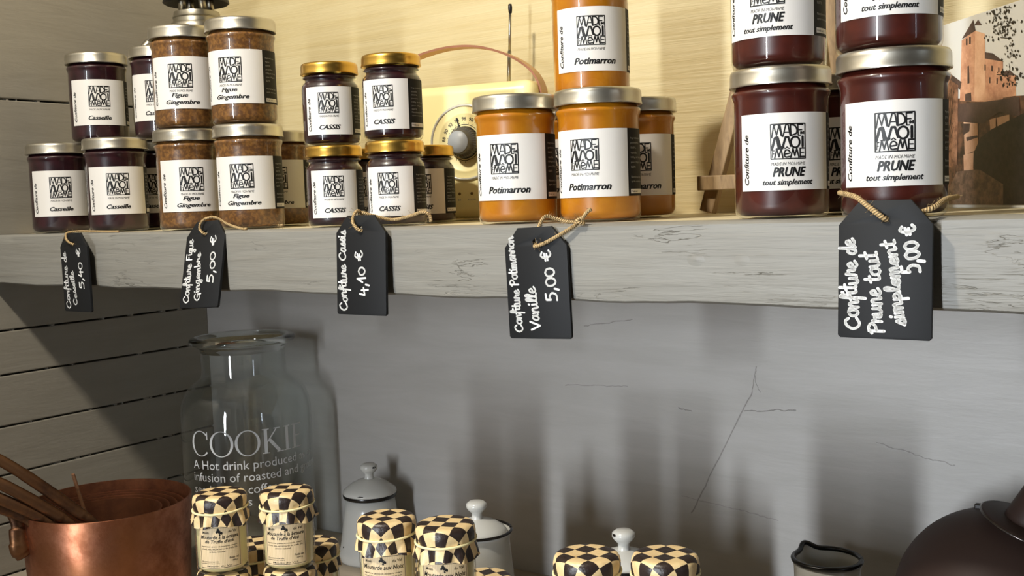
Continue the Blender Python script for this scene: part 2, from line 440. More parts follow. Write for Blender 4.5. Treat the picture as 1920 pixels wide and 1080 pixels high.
KIND = {   # label width, label height, label bottom, body radius
    'big': dict(R=.0375, w=.080, h=.0605, z=.0225, bw=.034),
    'small': dict(R=.0307, w=.0545, h=.0505, z=.0105, bw=.030)}
FRUIT = {'cherry': 'cerise', 'fig': 'figue', 'currant': 'cassis', 'pumpkin': 'potimarron', 'plum': 'prune'}
def front_print(fl, k):
    K = KIND[k]; w, h = K['w'], K['h']; P = Print(); L = -w / 2
    if k == 'big':
        s = .027; lx = L + .0275
        if fl == 'pumpkin': lx = L + .0245
        ly = h - .009 - s
    else:
        s = .0215; lx = L + .0165; ly = h - .0065 - s
    logo(P, lx, ly, s)
    put_text(P, 'MADE IN MOI-MêME', lx, ly - (.0052 if k == 'big' else .0042), s, .0026 if k == 'big' else .0021, 0, .25)
    put_text(P, 'Confiture de', L + (.0080 if k == 'big' else .0062), .0045 if k == 'big' else .004, .040 if k == 'big' else .0345, .0049 if k == 'big' else .0040, .026, .28, rot=True)
    c = lx + s / 2
    if fl == 'cherry': put_text(P, 'Casseille', c - .0155, .0068, .030, .0058, .040, .3)
    if fl == 'fig':
        put_text(P, 'Figue', c - .0115, .0118, .0195, .0064, .040, .3); put_text(P, 'Gingembre', c - .019, .0036, .040, .0066, .036, .3)
    if fl == 'currant': put_text(P, 'CASSIS', c - .0110, .0052, .0235, .0052, .042, .3)
    if fl == 'pumpkin': put_text(P, 'Potimarron', c - .0175, .0062, .042, .0066, .042, .3)
    if fl == 'plum':
        put_text(P, 'PRUNE', c - .0125, .0105, .0265, .0076, .048, .3); put_text(P, 'tout simplement', c - .0205, .0028, .0405, .0058, .036, .3)
    return P
def back_print(fl, k):
    K = KIND[k]; P = Print(); h = K['h']; x0 = K['w'] / 2 + .004; fs = .0021 if k == 'big' else .0018
    lines = ['Ingrédients :', FRUIT[fl], 'sucre,', 'vanille' if fl == 'pumpkin' else ('gingembre' if fl == 'fig' else 'pectine'), '100g de fruits', 'pour 100g de', 'sucre']
    for i, t in enumerate(lines): put_text(P, t, x0, h - .010 - i * .0043 * (h / .0605), min(.02, .0014 * len(t)), fs)
    for i, t in enumerate(['Nombreux fruits', 'après ouverture']): put_text(P, t, x0, .016 - i * .0042 * (h / .0605), .019, fs)
    return P
def make_jar(fl, k):
    K = KIND[k]; R = K['R']
    t = thing('jam_jar', 'x', 'jar')
    if k == 'big':
        gp = [(0, .0015), (R * .55, .0012), (R * .80, 0), (R - .0035, .0004), (R - .0012, .0022), (R, .006), (R, .0945), (R + .0012, .0975), (.0392, .0988), (.0396, .1005), (.0390, .1022), (.0375, .1030), (.0365, .1045), (.0360, .116), (.0345, .1165)]
        jp = [(0, .0030), (R * .80, .0024), (R - .0040, .0034), (R - .0014, .0062), (R - .0006, .0095), (R - .0006, .0940), (R + .0003, .0972), (.0384, .0988), (.0388, .1005), (.0380, .1021), (.0364, .1031), (.0354, .1060), (0, .1065)]
        lr, lz0, lz1 = .0402, .1055, .1200
    else:
        gp = [(0, .0015), (R * .60, .0010), (R * .84, 0), (R - .0026, .0005), (R - .0008, .0024), (R, .0055), (R, .0610), (R - .0006, .0640), (R - .0025, .0668), (R - .0042, .0686), (R - .0046, .0705), (.0290, .0714), (.0296, .0724), (.0288, .0736), (.0272, .0745), (.0268, .0850), (.025, .0852)]
        jp = [(0, .0030), (R * .82, .0024), (R - .0028, .0034), (R - .0010, .0060), (R - .0006, .0085), (R - .0006, .0608), (R - .0012, .0638), (R - .0032, .0666), (R - .0050, .0688), (R - .0053, .0706), (.0282, .0715), (.0286, .0724), (.0278, .0735), (.0262, .0750), (0, .0755)]
        lr, lz0, lz1 = .0306, .0757, .0880
    obj('glass_body', lathe(gp, 64), M_GLASS, t)
    obj('jam_filling', lathe(jp, 48), JAM[fl], t)
    H = lz1 - lz0
    lp = [(0, lz1 - .0012), (lr - .006, lz1 - .0012), (lr - .0048, lz1 - .0002), (lr - .0034, lz1), (lr - .0014, lz1 - .0006), (lr - .0004, lz1 - .0022), (lr, lz1 - .0045), (lr, lz0 + .0026), (lr + .0006, lz0 + .0014), (lr + .0004, lz0 + .0003), (lr - .0006, lz0), (lr - .0016, lz0 + .0008), (lr - .0018, lz1 - .004)]
    autosmooth(obj('lid', lathe(lp, 64), M_GOLD if k == 'small' else M_SILVER, t), 60)
    r1 = R + .00018
    lb = obj('front_label', patch(K['w'], K['h'], r1, K['z'], 0, 40), M_LABEL, t)
    pr = front_print(fl, k)
    obj('print', pr.bmesh(wrap(r1 + .00014, K['z'])), M_INK, lb, False)
    bl = obj('ingredients_label', patch(K['bw'], K['h'], r1 - .00003, K['z'], K['w'] / 2 + K['bw'] / 2 + .0001, 12), M_BLACKLABEL, t)
    obj('print', back_print(fl, k).bmesh(wrap(r1 + .0001, K['z'])), M_GREYINK, bl, False)
    P = Print(); P.rect(K['w'] / 2 + .003, .0022, K['w'] / 2 + .025, .0062, 6)
    wp = obj('weight_panel', P.bmesh(wrap(r1 + .0001, K['z'])), M_LABEL, bl, label='white net weight panel')
    P = Print(); put_text(P, 'Poids net', K['w'] / 2 + .004, .0032, .010, .0019)
    Pm = P.bmesh(wrap(r1 + .0002, K['z'])); o = obj('weight_print', Pm, M_INK, bl, False)
    return t
PROTO = {}
def put_jar(fl, k, x, y, z, dphi, label, group):
    if fl not in PROTO:
        t = make_jar(fl, k); PROTO[fl] = t
    else:
        t = copy_tree(PROTO[fl])
    t.location = (x, y, z); t.rotation_euler = (0, 0, math.atan2(-x, y) + math.radians(dphi))
    t['label'] = label; t['group'] = group
    return t
HB, HS = .1202, .0882
g = 'silver-lidded jars of dark Casseille jam'
put_jar('cherry', 'big', -1.336, .845, SZ, 0, 'dark Casseille jam jar leftmost on the shelf itself, beside the left wall', g)
put_jar('cherry', 'big', -1.2195, .853, SZ, 0, 'dark Casseille jam jar on the shelf behind the string of the leftmost price tag', g)
put_jar('cherry', 'big', -1.2385, .940, SZ, -20, 'dark Casseille jam jar mostly hidden, between front Casseille and fig jars', g)
put_jar('cherry', 'big', -1.336, .929, SZ, 0, 'dark Casseille jam jar hidden behind the leftmost front jar, carrying the upper one', g)
put_jar('cherry', 'big', -1.306, .893, SZ + HB, 0, 'upper Casseille jam jar, the leftmost of the upper tier', g)
put_jar('cherry', 'big', -1.2035, .920, SZ + HB, -14, 'upper Casseille jam jar half hidden behind the upper left fig jar', g)
g = 'silver-lidded jars of brown fig and ginger jam'
put_jar('fig', 'big', -1.058, .841, SZ, 2, 'brown Figue Gingembre jam jar, lower left of the four front ones, behind its price tag', g)
put_jar('fig', 'big', -.967, .855, SZ, -16, 'brown Figue Gingembre jam jar, lower right of the four front ones, with black side label', g)
put_jar('fig', 'big', -1.058, .843, SZ + HB, -10, 'brown Figue Gingembre jam jar, upper left of the four, below the lantern', g)
put_jar('fig', 'big', -.971, .856, SZ + HB, -24, 'brown Figue Gingembre jam jar, upper right of the four, highest lid of the left group', g)
put_jar('fig', 'big', -1.032, .962, SZ, -8, 'Figue Gingembre jam jar in the back row, peeping out right of the lower fig jars', g)
g = 'gold-lidded jars of blackcurrant jam'
put_jar('currant', 'small', -.826, .850, SZ, -3, 'gold-lidded Cassis jam jar, lower left of the front four, behind the tag string', g)
put_jar('currant', 'small', -.738, .850, SZ, -16, 'gold-lidded Cassis jam jar, lower right of the front four', g)
put_jar('currant', 'small', -.8275, .851, SZ + HS, -5, 'gold-lidded Cassis jam jar, upper left of the front four', g)
put_jar('currant', 'small', -.740, .852, SZ + HS, -19, 'gold-lidded Cassis jam jar, upper right of the front four, beside the radio', g)
put_jar('currant', 'small', -.785, .960, SZ, -14, 'gold-lidded Cassis jam jar in the back row standing before the radio dial', g)
put_jar('currant', 'small', -.866, .940, SZ, -10, 'gold-lidded Cassis jam jar almost hidden in the gap between the two lower front ones', g)
g = 'silver-lidded jars of orange pumpkin jam'
put_jar('pumpkin', 'big', -.580, .843, SZ, -15, 'orange Potimarron jam jar on the shelf, left one in front of the radio', g)
put_jar('pumpkin', 'big', -.4995, .861, SZ, -18, 'orange Potimarron jam jar in the middle, front row, its string knot before it', g)
put_jar('pumpkin', 'big', -.521, .976, SZ, 3, 'orange Potimarron jam jar in the back row, partly hidden on the right', g)
put_jar('pumpkin', 'big', -.606, .966, SZ, -5, 'orange Potimarron jam jar in the back row, hidden behind the two front ones', g)
put_jar('pumpkin', 'big', -.542, .924, SZ + HB, 4, 'orange Potimarron jam jar stacked on top of the others, cut by the picture top', g)
g = 'silver-lidded jars of dark red plum jam'
put_jar('plum', 'big', -.320, .847, SZ, 7, 'dark red Prune jam jar on the shelf in front of the wooden easel', g)
put_jar('plum', 'big', -.2205, .811, SZ, 0, 'dark red Prune jam jar on the shelf, twine around it, behind the rightmost tag', g)
put_jar('plum', 'big', -.322, .849, SZ + HB, -14, 'dark red Prune jam jar stacked on the left one, reading PRUNE near the picture top', g)
put_jar('plum', 'big', -.2250, .816, SZ + HB, 1, 'dark red Prune jam jar stacked on the right one, label cut by the picture top', g)
put_jar('plum', 'big', -.300, .948, SZ, 0, 'Prune jam jar of the back row, only its lid edge showing between the front two', g)

# ------------------------------------------------------------------ price tags
GL = {
 'C': (1.35, [[(1.2, 1.5), (.9, 1.95), (.4, 1.75), (.02, 1), (.2, .25), (.65, 0), (1.25, .4)]]),
 'o': (.9, [[(.55, 1), (.15, .8), (.08, .3), (.42, 0), (.75, .3), (.72, .8), (.5, 1), (.95, .85)]]),
 'n': (.95, [[(0, .95), (.1, 0), (.15, .55), (.42, 1), (.62, .8), (.68, .05), (.95, .2)]]),
 'f': (.6, [[(0, .3), (.45, 1.2), (.55, 1.8), (.35, 2), (.22, 1.4), (.15, 0), (.05, -.8)], [(-.05, .85), (.6, .95)]]),
 'i': (.42, [[(.1, 1), (.13, .15), (.4, .12)], [(.16, 1.45), (.2, 1.55)]]),
 't': (.58, [[(.28, 1.8), (.2, .2), (.55, .1)], [(-.08, 1.1), (.58, 1.25)]]),
 'u': (.95, [[(0, 1), (.05, .2), (.32, 0), (.58, .35), (.64, 1), (.65, .2), (.95, .15)]]),
 'r': (.75, [[(0, .1), (.12, 1.1), (.25, .8), (.55, .85), (.5, .25), (.75, .1)]]),
 'e': (.75, [[(.05, .4), (.55, .6), (.45, .98), (.15, .8), (.1, .25), (.35, 0), (.78, .25)]]),
 'd': (.95, [[(.65, .8), (.3, .98), (.05, .4), (.3, 0), (.62, .4), (.78, 2), (.72, .2), (.95, .15)]]),
 'a': (.9, [[(.62, .9), (.3, 1), (.05, .4), (.28, 0), (.6, .5), (.66, 1), (.66, .2), (.9, .12)]]),
 's': (.68, [[(0, .1), (.4, 1.05), (.45, .8), (.6, .35), (.4, 0), (.1, .12), (.7, .12)]]),
 'l': (.48, [[(0, .2), (.4, 1.4), (.36, 1.95), (.16, 1.6), (.15, .3), (.48, .1)]]),
 'F': (.95, [[(.1, 0), (.18, 2)], [(.18, 1.95), (.95, 2.0)], [(.12, 1.05), (.7, 1.12)]]),
 'g': (.85, [[(.58, .9), (.3, 1), (.05, .5), (.28, .1), (.56, .5), (.62, 1), (.55, -.7), (.25, -.85), (.15, -.5), (.85, .15)]]),
 'm': (1.2, [[(0, .95), (.05, 0), (.1, .6), (.34, 1), (.45, .7), (.46, 0), (.52, .6), (.8, 1), (.9, .7), (.92, .05), (1.2, .15)]]),
 'b': (.8, [[(.12, 2), (.1, .2), (.38, 0), (.66, .4), (.45, .85), (.15, .6)]]),
 'G': (1.3, [[(1.1, 1.65), (.75, 1.98), (.25, 1.6), (0, .8), (.3, .08), (.8, .15), (1.1, .8), (.6, .85)], [(1.08, .8), (1.05, -.5)]]),
 'P': (1.1, [[(.1, -.1), (.22, 2)], [(-.05, 1.6), (.5, 2.05), (1, 1.65), (.75, 1.1), (.2, .95)]]),
 'p': (.85, [[(.1, 1), (.05, -.9)], [(.1, .6), (.4, 1), (.66, .6), (.4, .08), (.1, .25), (.85, .15)]]),
 'V': (1.05, [[(0, 1.9), (.42, .05)], [(.42, .05), (1.05, 2)]]),
 '5': (1.0, [[(.85, 1.95), (.2, 1.95)], [(.2, 1.95), (.12, 1.15)], [(.12, 1.15), (.5, 1.3), (.85, .85), (.6, .15), (0, .1)]]),
 ',': (.5, [[(.22, .25), (.05, -.45)]]),
 '4': (1.0, [[(.3, 1.9), (.05, .75)], [(.05, .75), (.95, .85)], [(.7, 1.4), (.62, -.2)]]),
 '0': (1.0, [[(.5, 1.5), (.1, 1.2), (.08, .4), (.45, 0), (.85, .4), (.85, 1.15), (.5, 1.5)]]),
 '1': (.8, [[(0, .8), (.55, 1.9)], [(.55, 1.9), (.45, 0)]]),
 '€': (1.1, [[(1.0, 1.5), (.6, 1.75), (.3, 1.1), (.4, .3), (.7, .05), (1.05, .3)], [(0, 1.05), (.8, 1.15)], [(0, .68), (.7, .75)]]),
 ' ': (.7, [])}
def handwriting(P, txt, bx0, bz0, bx1, bz1, xh, w, seed):
    """write txt from (bx0,bz0) to (bx1,bz1) along the tag, letters rise to the left of that line"""
    rn = random.Random(seed); tot = sum(GL[c][0] + .06 for c in txt)
    d = Vector((bx1 - bx0, bz1 - bz0)); L = d.length; d.normalize(); nrm = Vector((-d.y, d.x)); sx = L / tot; u = 0
    for c in txt:
        adv, sts = GL[c]; jy = rn.uniform(-.1, .1); sc = rn.uniform(.92, 1.1)
        big = .8 if c in 'CFGPV' else 1.0
        for s_ in sts:
            pts = []
            for (a, b) in s_:
                q = Vector((bx0, bz0)) + d * ((u + a) * sx) + nrm * ((b * sc * big + jy) * xh); pts.append(q)
            P.stroke(pts, w * 1.28, 5, len(pts) > 2)
        u += adv + .06
TW, TH, TT = .0635, .0960, .0032
def tag_outline_mesh():
    cu = bpy.data.curves.new('tmp_tag', 'CURVE'); cu.dimensions = '2D'; cu.fill_mode = 'BOTH'
    c = .0145; hw = TW / 2; top = .0125; bot = top - TH
    # hole sits at the origin
    out = [(-hw + .0015, bot), (hw - .0015, bot), (hw, bot + .0015), (hw, top - c * 1.15), (hw - c, top), (-hw + c, top), (-hw, top - c * 1.15), (-hw, bot + .0015)]
    for pts in (out, [(.0029 * math.cos(a), .0029 * math.sin(a)) for a in [k * PI / 8 for k in range(16)]]):
        sp = cu.splines.new('POLY'); sp.points.add(len(pts) - 1); sp.use_cyclic_u = True
        for p, q in zip(sp.points, pts): p.co = (q[0], q[1], 0, 1)
    cu.extrude = TT / 2 - .0004; cu.bevel_depth = .0004; cu.bevel_resolution = 1
    o = bpy.data.objects.new('tmp_tag', cu); COL.objects.link(o); bpy.context.view_layer.update()
    me = bpy.data.meshes.new_from_object(o.evaluated_get(bpy.context.evaluated_depsgraph_get()))
    bm = bmesh.new(); bm.from_mesh(me); bpy.data.objects.remove(o); bpy.data.curves.remove(cu); bpy.data.meshes.remove(me)
    for v in bm.verts: v.co = Vector((v.co.x, -v.co.z, v.co.y))
    bmesh.ops.remove_doubles(bm, verts=bm.verts, dist=1e-6)
    return bm
def fuzz(bm, path, n, rn, r=.00014, ln=.007):
    for k in range(n):
        p = path[rn.randrange(len(path))]; d = Vector((rn.uniform(-1, 1), rn.uniform(-1, .2), rn.uniform(-.6, 1))).normalized() * rn.uniform(.4, 1) * ln
        mid = p + d * .6 + Vector((rn.uniform(-1, 1), 0, rn.uniform(-1, 1))) * ln * .12
        add_tube(bm, [p, mid, p + d], r, seg=4, uvrep=400)
def price_tag(label, hole, tilt, yaw, roll, lines, strings, seed, wr=.0013, hole_dx=0.0):
    t = thing('price_tag', label, 'price tag', hole, 0, 'black slate price tags hanging on the shelf edge')
    t.rotation_euler = Euler((tilt, roll, yaw))
    bm = tag_outline_mesh()
    for v in bm.verts:
        if abs(v.co.x) > .006 or abs(v.co.z) > .006: v.co.x += -hole_dx if False else 0
    bd = autosmooth(obj('board', bm, M_SLATE, t, True), 30)
    P = Print(); tx = lambda fx: (fx - .5) * TW; tz = lambda fz: .0125 - fz * TH
    for k, (txt, fx0, fz0, fx1, fz1, xh, w) in enumerate(lines):
        handwriting(P, txt, tx(fx0), tz(fz0), tx(fx1), tz(fz1), xh, w, seed + k)
    obj('handwriting', P.bmesh(lambda u, v: (u, -TT / 2 - .0002, v), 0), M_CHALK, bd, False)
    rn = random.Random(seed); inv = (Matrix.Translation(hole) @ t.rotation_euler.to_matrix().to_4x4()).inverted()
    for pts in strings:
        bm = bmesh.new()
        path = [inv @ p for p in catmull(pts, 8)]
        add_tube(bm, path, wr, seg=10, uvrep=330)
        fuzz(bm, path, 34, rn)
        obj('twine', bm, M_TWINE, t)
    return t
V = Vector
def rel(h, *offs): return [V(h) + V(o) for o in offs]
h = (-1.189, .766, 1.3885)
price_tag('slate price tag reading Confiture de Casseille 5,40 euro, leftmost on the beam', h, .0, math.radians(-5), -.015, [
    ('Confiture de', .24, .96, .20, .235, .0058, .0012), ('Casseille', .51, .91, .44, .48, .0050, .0012), ('5,40 €', .81, .70, .76, .185, .0056, .0013)],
    [rel(h, (.001, .006, -.001), (.001, -.003, -.0005), (-.008, -.0045, .0045), (-.016, .001, .0125), (-.013, .014, .0145), (.006, .022, .0138), (.035, .027, .0130), (.050, .0285, .0128))], 1, .0014)
h = (-.951, .775, 1.3985)
price_tag('slate price tag reading Confiture Figue Gingembre 5,00 euro, leaning back at its top', h, -.24, 0, -.05, [
    ('Confiture Figue', .24, .94, .18, .20, .0056, .0012), ('Gingembre', .51, .915, .42, .36, .0052, .0012), ('5,00 €', .84, .715, .80, .17, .0056, .0013)],
    [rel(h, (.001, .008, -.002), (.0, -.004, -.001), (-.006, -.005, .006), (-.003, -.001, .0145), (.008, .006, .0165), (.022, .010, .009), (.042, .012, .0035), (.051, .012, .0030)),
     rel(h, (.090, .022, .0060), (.093, .022, .0055), (.097, .022, .0060))], 20, .0014)
h = (-.712, .766, 1.4000)
price_tag('slate price tag reading Confiture Cassis 4,10 euro', h, -.05, 0, .0, [
    ('Confiture Cassis', .21, .96, .19, .145, .0058, .0013), ('4,10 €', .64, .80, .54, .345, .0056, .0014)],
    [rel(h, (.003, .006, -.002), (.001, -.004, -.0015), (-.007, -.004, .006), (-.011, .003, .0145), (-.013, .012, .017), (-.0145, .018, .0085), (-.0145, .018, .0035)),
     rel(h, (-.012, .014, .0155), (.004, .0205, .0105), (.022, .0215, .0075), (.043, .022, .0105), (.058, .023, .0140), (.064, .026, .011), (.066, .026, .0045))], 40, .0016)
h = (-.511, .768, 1.3855)
price_tag('slate price tag reading Confiture Potimarron Vanille 5,00 euro', h, -.01, 0, -.035, [
    ('Confiture Potimarron', .22, .94, .15, .065, .0050, .0012), ('Vanille', .52, .915, .47, .53, .0062, .0013), ('5,00 €', .83, .655, .75, .20, .0062, .0014)],
    [rel(h, (.0, .0055, -.0005), (.001, -.0035, -.0035), (.010, -.004, -.0015), (.022, -.0025, .0040), (.036, .000, .0115), (.044, .002, .0170), (.050, .003, .0240), (.054, .004, .0270)),
     rel(h, (.001, .0045, .0085), (.001, .0045, .0135), (.004, .010, .0215), (.010, .018, .0195), (.018, .022, .0165), (.026, .024, .0160)),
     rel(h, (.041, -.001, .0150), (.044, .005, .0185), (.047, .002, .0150), (.043, -.001, .0175), (.046, .004, .0205))], 60, .0016)
h = (-.2125, .760, 1.4000)
price_tag('rightmost slate price tag, reading Confiture de Prune tout simplement 5,00 euro', h, -.06, 0, .0, [
    ('Confiture de', .235, .935, .18, .27, .0062, .0016), ('Prune tout', .50, .955, .43, .365, .0062, .0016), ('simplement', .73, .895, .61, .28, .0054, .0016), ('5,00 €', .89, .51, .81, .17, .0060, .0017)],
    [rel(h, (.002, .006, -.001), (.0, -.004, .0005), (-.010, -.004, .0085), (-.020, .000, .0155), (-.032, .008, .0185), (-.0415, .030, .0190)),
     rel(h, (.020, .006, .0030), (.030, .010, .0070), (.0335, .028, .0120), (.0365, .050, .0135))], 80, .0019)

# ------------------------------------------------------------------ radio behind the jars
M_RADIO = mat('cream_radio_plastic', (250, 236, 172), .32)
M_RING = mat('radio_silver_ring', (206, 203, 190), .3, .4)
M_DIALFACE = mat('radio_dial_face', (240, 226, 166), .35)
M_LEATHER = mat('tan_leather', (204, 160, 108), .5)
M_EDGE = mat('strap_edge', (146, 92, 60), .6)
rad = thing('portable_radio', 'cream retro radio with round tuning dial and leather strap, behind the jars', 'radio', (-.803, 1.030, SZ), math.radians(11))
bm = bmesh.new(); add_box(bm, (-.118, 0, .003), (.108, .062, .164), .013, 5)
obj('body', bm, M_RADIO, rad)
bm = bmesh.new()
for fx in (-.095, .085):
    for fy in (.012, .05): add_lathe(bm, [(0, 0), (.006, 0), (.006, .0045), (0, .0045)], 12, (fx, fy, 0))
obj('feet', bm, M_BLACKMETAL, rad, False)
def front_lathe(prof, seg=64, c=(0, 0, 0), rfun=None):       # (r, depth towards the viewer)
    b = lathe(prof, seg, rfun=rfun)
    for v in b.verts: v.co = Vector((c[0] + v.co.x, c[1] - v.co.z, c[2] + v.co.y))
    return b
dc = (.018, -.0002, .094)
dial = obj('dial_ring', front_lathe([(.0425, 0), (.0430, .0022), (.0445, .0026), (.0458, .0020), (.0465, 0)], 72, dc), M_RING, rad)
face = obj('dial_face', front_lathe([(.0428, .0015), (.036, .0006), (.035, .0012), (.034, .0004), (0, .0004)], 72, dc), M_DIALFACE, rad)
P = Print()
for i, n_ in enumerate(['86', '88', '90', '92', '94', '96', '98', '100', '102', '104', '106']):
    a = math.radians(190 - i * 20); T = text_print(n_, .01); b0 = T.bounds(); s_ = .0062; cx_ = (b0[0] + b0[2]) / 2; rr = .0285
    ca, sa = math.cos(a), math.sin(a)
    P.add(T, lambda u, v: (rr * ca + ((u - cx_) * sa + (v - .35) * ca) * s_, rr * sa + (-(u - cx_) * ca + (v - .35) * sa) * s_))
for i in range(24):
    a = 2 * PI * i / 24; P.poly([(.0235 * math.cos(a) + .0005 * math.cos(k), .0235 * math.sin(a) + .0005 * math.sin(k)) for k in [q * PI / 3 for q in range(6)]])
for i in range(48):
    a, b = 2 * PI * i / 48, 2 * PI * (i + 1) / 48
    P.poly([(.0212 * math.cos(a), .0212 * math.sin(a)), (.0212 * math.cos(b), .0212 * math.sin(b)), (.0219 * math.cos(b), .0219 * math.sin(b)), (.0219 * math.cos(a), .0219 * math.sin(a))])
obj('numerals', P.bmesh(lambda u, v: (dc[0] + u, -.0009, dc[2] + v), 0), M_INK, face, False)
obj('pointer', front_lathe([(.0195, 0.0002), (.0195, .0010), (0, .0010)], 48, dc), M_BLACKMETAL, face)
bm = bmesh.new(); add_box(bm, (-.0006, -.0024, .015), (.0006, -.0012, .0315))
for v in bm.verts: v.co = Matrix.Rotation(-math.radians(18), 3, 'Y') @ v.co + Vector((dc[0], 0, dc[2]))
obj('needle', bm, M_BLACKMETAL, face, False)
kn = lambda r, z, a: (r * (1 + (.035 if r > .0165 else 0) * (1 if int(a / (2 * PI) * 72) % 2 else -1)), z)
knob = obj('tuning_knob', front_lathe([(.0182, .001), (.0182, .007), (.0172, .0085), (.0145, .0095), (.0140, .018), (.0132, .0192), (0, .0192)], 144, dc, kn), mat('knurled_knob', (96, 92, 84), .45, .4), rad)
obj('knob_cap', front_lathe([(.0132, .0193), (.0128, .0199), (0, .0201)], 48, dc), mat('knob_cap_metal', (146, 150, 152), .42), knob)
P = Print(); put_text(P, 'BT', .006, .024, .0042, .0022); put_text(P, 'AUX/FM', .019, .024, .0105, .0022)
obj('mode_print', P.bmesh(lambda u, v: (u, -.0003, v), 0), M_GREYINK, rad, False)
for lx in (.0082, .0245): obj('indicator', front_lathe([(.0018, 0), (.0016, .0008), (0, .0010)], 16, (lx, 0, .0325)), mat('indicator_brass', (120, 96, 50), .4, .6), rad)
# strap: flat leather band arching over the body
pth = catmull([(-.116, .031, .120), (-.121, .031, .150), (-.114, .031, .172), (-.085, .031, .196), (-.03, .031, .2105), (.02, .031, .211), (.062, .031, .199), (.092, .031, .181), (.106, .031, .163), (.1105, .031, .142), (.109, .031, .118)], 8)
def band(pth, w, th):
    b = bmesh.new(); R_ = []
    for i, p in enumerate(pth):
        t_ = (pth[min(i + 1, len(pth) - 1)] - pth[max(i - 1, 0)]).normalized(); nn = Vector((-t_.z, 0, t_.x)) * th / 2
        R_.append([b.verts.new(p + q) for q in (Vector((0, -w / 2, 0)) - nn, Vector((0, w / 2, 0)) - nn, Vector((0, w / 2, 0)) + nn, Vector((0, -w / 2, 0)) + nn)])
    for A, B in zip(R_, R_[1:]):
        for k in range(4):
            f = b.faces.new((A[k], A[(k + 1) % 4], B[(k + 1) % 4], B[k])); f.material_index = 1 if k in (1, 3) else 0
    b.faces.new(R_[0]); b.faces.new(R_[-1][::-1]); return b
autosmooth(obj('carry_strap', band(pth, .020, .0026), [M_LEATHER, M_EDGE], rad), 40)
ant = obj('antenna', tube([(.055, .052, .158), (.058, .052, .205)], .0024, seg=12), M_PEWTER, rad)
obj('antenna_rod', tube([(.058, .052, .205), (.0605, .052, .250)], .0017, seg=12), M_PEWTER, ant)
obj('antenna_tip', lathe([(0, .262), (.0022, .2612), (.0026, .257), (.0020, .2505), (0, .250)], 16, c=(.0608, .052, 0)), M_BLACKMETAL, ant)

# ------------------------------------------------------------------ hurricane lantern
lan = thing('hurricane_lantern', 'galvanised oil lantern with black cap behind the left jars', 'lantern', (-1.271, 1.040, SZ), math.radians(51)); lan.scale = (1, 1, 1.02)
obj('fuel_tank', lathe([(0, 0), (.058, 0), (.061, .003), (.061, .040), (.056, .050), (.030, .060), (.024, .075), (0, .075)], 48), M_PEWTER, lan)
obj('globe', lathe([(.026, .078), (.040, .105), (.044, .140), (.036, .185), (.030, .205)], 40), M_COOKGLASS, lan)
obj('burner', lathe([(0, .0752), (.022, .0752), (.024, .085), (.012, .098), (0, .098)], 32), M_PEWTER, lan)
autosmooth(obj('chimney', lathe([(.030, .206), (.0385, .262), (.0395, .265), (.0395, .284), (.0375, .288), (.0340, .2895), (.0335, .295), (.0345, .2965), (.0335, .298), (.0320, .3045), (0, .3045)], 48), M_PEWTER, lan), 30)
for a in (0.4, 1.97, 3.54, 5.11):
    obj('vent_post', tube([(.022 * math.cos(a), .022 * math.sin(a), .3045), (.020 * math.cos(a), .020 * math.sin(a), .335)], .0052, seg=12), M_PEWTER, lan)
obj('cap', lathe([(0, .334), (.020, .334), (.044, .316), (.047, .318), (.046, .322), (.034, .345), (.015, .356), (0, .358)], 48), M_BLACKMETAL, lan, label='black metal cap')
for s_ in (-1, 1):
    obj('side_tube', tube(catmull([(s_ * .058, 0, .025), (s_ * .079, 0, .055), (s_ * .083, 0, .12), (s_ * .083, 0, .20), (s_ * .080, 0, .245), (s_ * .060, 0, .268), (s_ * .036, 0, .275)], 8), .0062, seg=14), M_PEWTER, lan)
obj('carry_wire', tube(catmull([(-.086, 0, .22), (-.092, .01, .235), (-.096, .03, .20), (-.094, .05, .13), (-.07, .065, .09), (0, .072, .075), (.07, .065, .09), (.094, .05, .13), (.096, .03, .20), (.092, .01, .235), (.086, 0, .22)], 6), .0015, seg=8), M_PEWTER, lan)

# ------------------------------------------------------------------ wooden easel and castle print
def wood(name, c1, c2, sc=(4, 4, 60)):
    m = mat(name, c1, .6); g = G(m)
    n = g.noise(g.coord(sc), 6, 4, .6, .8); g.l(g.mix(g.ramp(n, [(.35, (0, 0, 0)), (.7, (255, 255, 255))]), c1, c2), g.b.inputs['Base Color']); return m
M_EASEL = wood('easel_wood', (150, 122, 82), (118, 92, 58), (30, 30, 6))
ea = thing('table_easel', 'small wooden A-frame easel standing behind the left Prune jars', 'easel')
def bar(a, b, w, d):
    a, b = V(a), V(b); z = (b - a).normalized(); y = V((0, 1, 0)); x = y.cross(z).normalized(); y = z.cross(x)
    bm = bmesh.new(); L = (b - a).length
    add_box(bm, (-w / 2, -d / 2, 0), (w / 2, d / 2, L), .0012, 2)
    M = Matrix((x, y, z)).transposed().to_4x4(); M.translation = a
    bmesh.ops.transform(bm, matrix=M, verts=bm.verts); return bm
obj('leg', bar((-.469, 1.030, SZ + .003), (-.378, 1.062, 1.752), .0150, .012), M_EASEL, ea, False)
obj('leg', bar((-.316, 1.030, SZ + .003), (-.362, 1.062, 1.752), .0150, .012), M_EASEL, ea, False)
obj('rear_leg', bar((-.380, 1.122, SZ + .003), (-.370, 1.078, 1.750), .0130, .010), M_EASEL, ea, False)
obj('crossbar', bar((-.474, 1.020, 1.433), (-.300, 1.020, 1.433), .0150, .010), M_EASEL, ea, False)

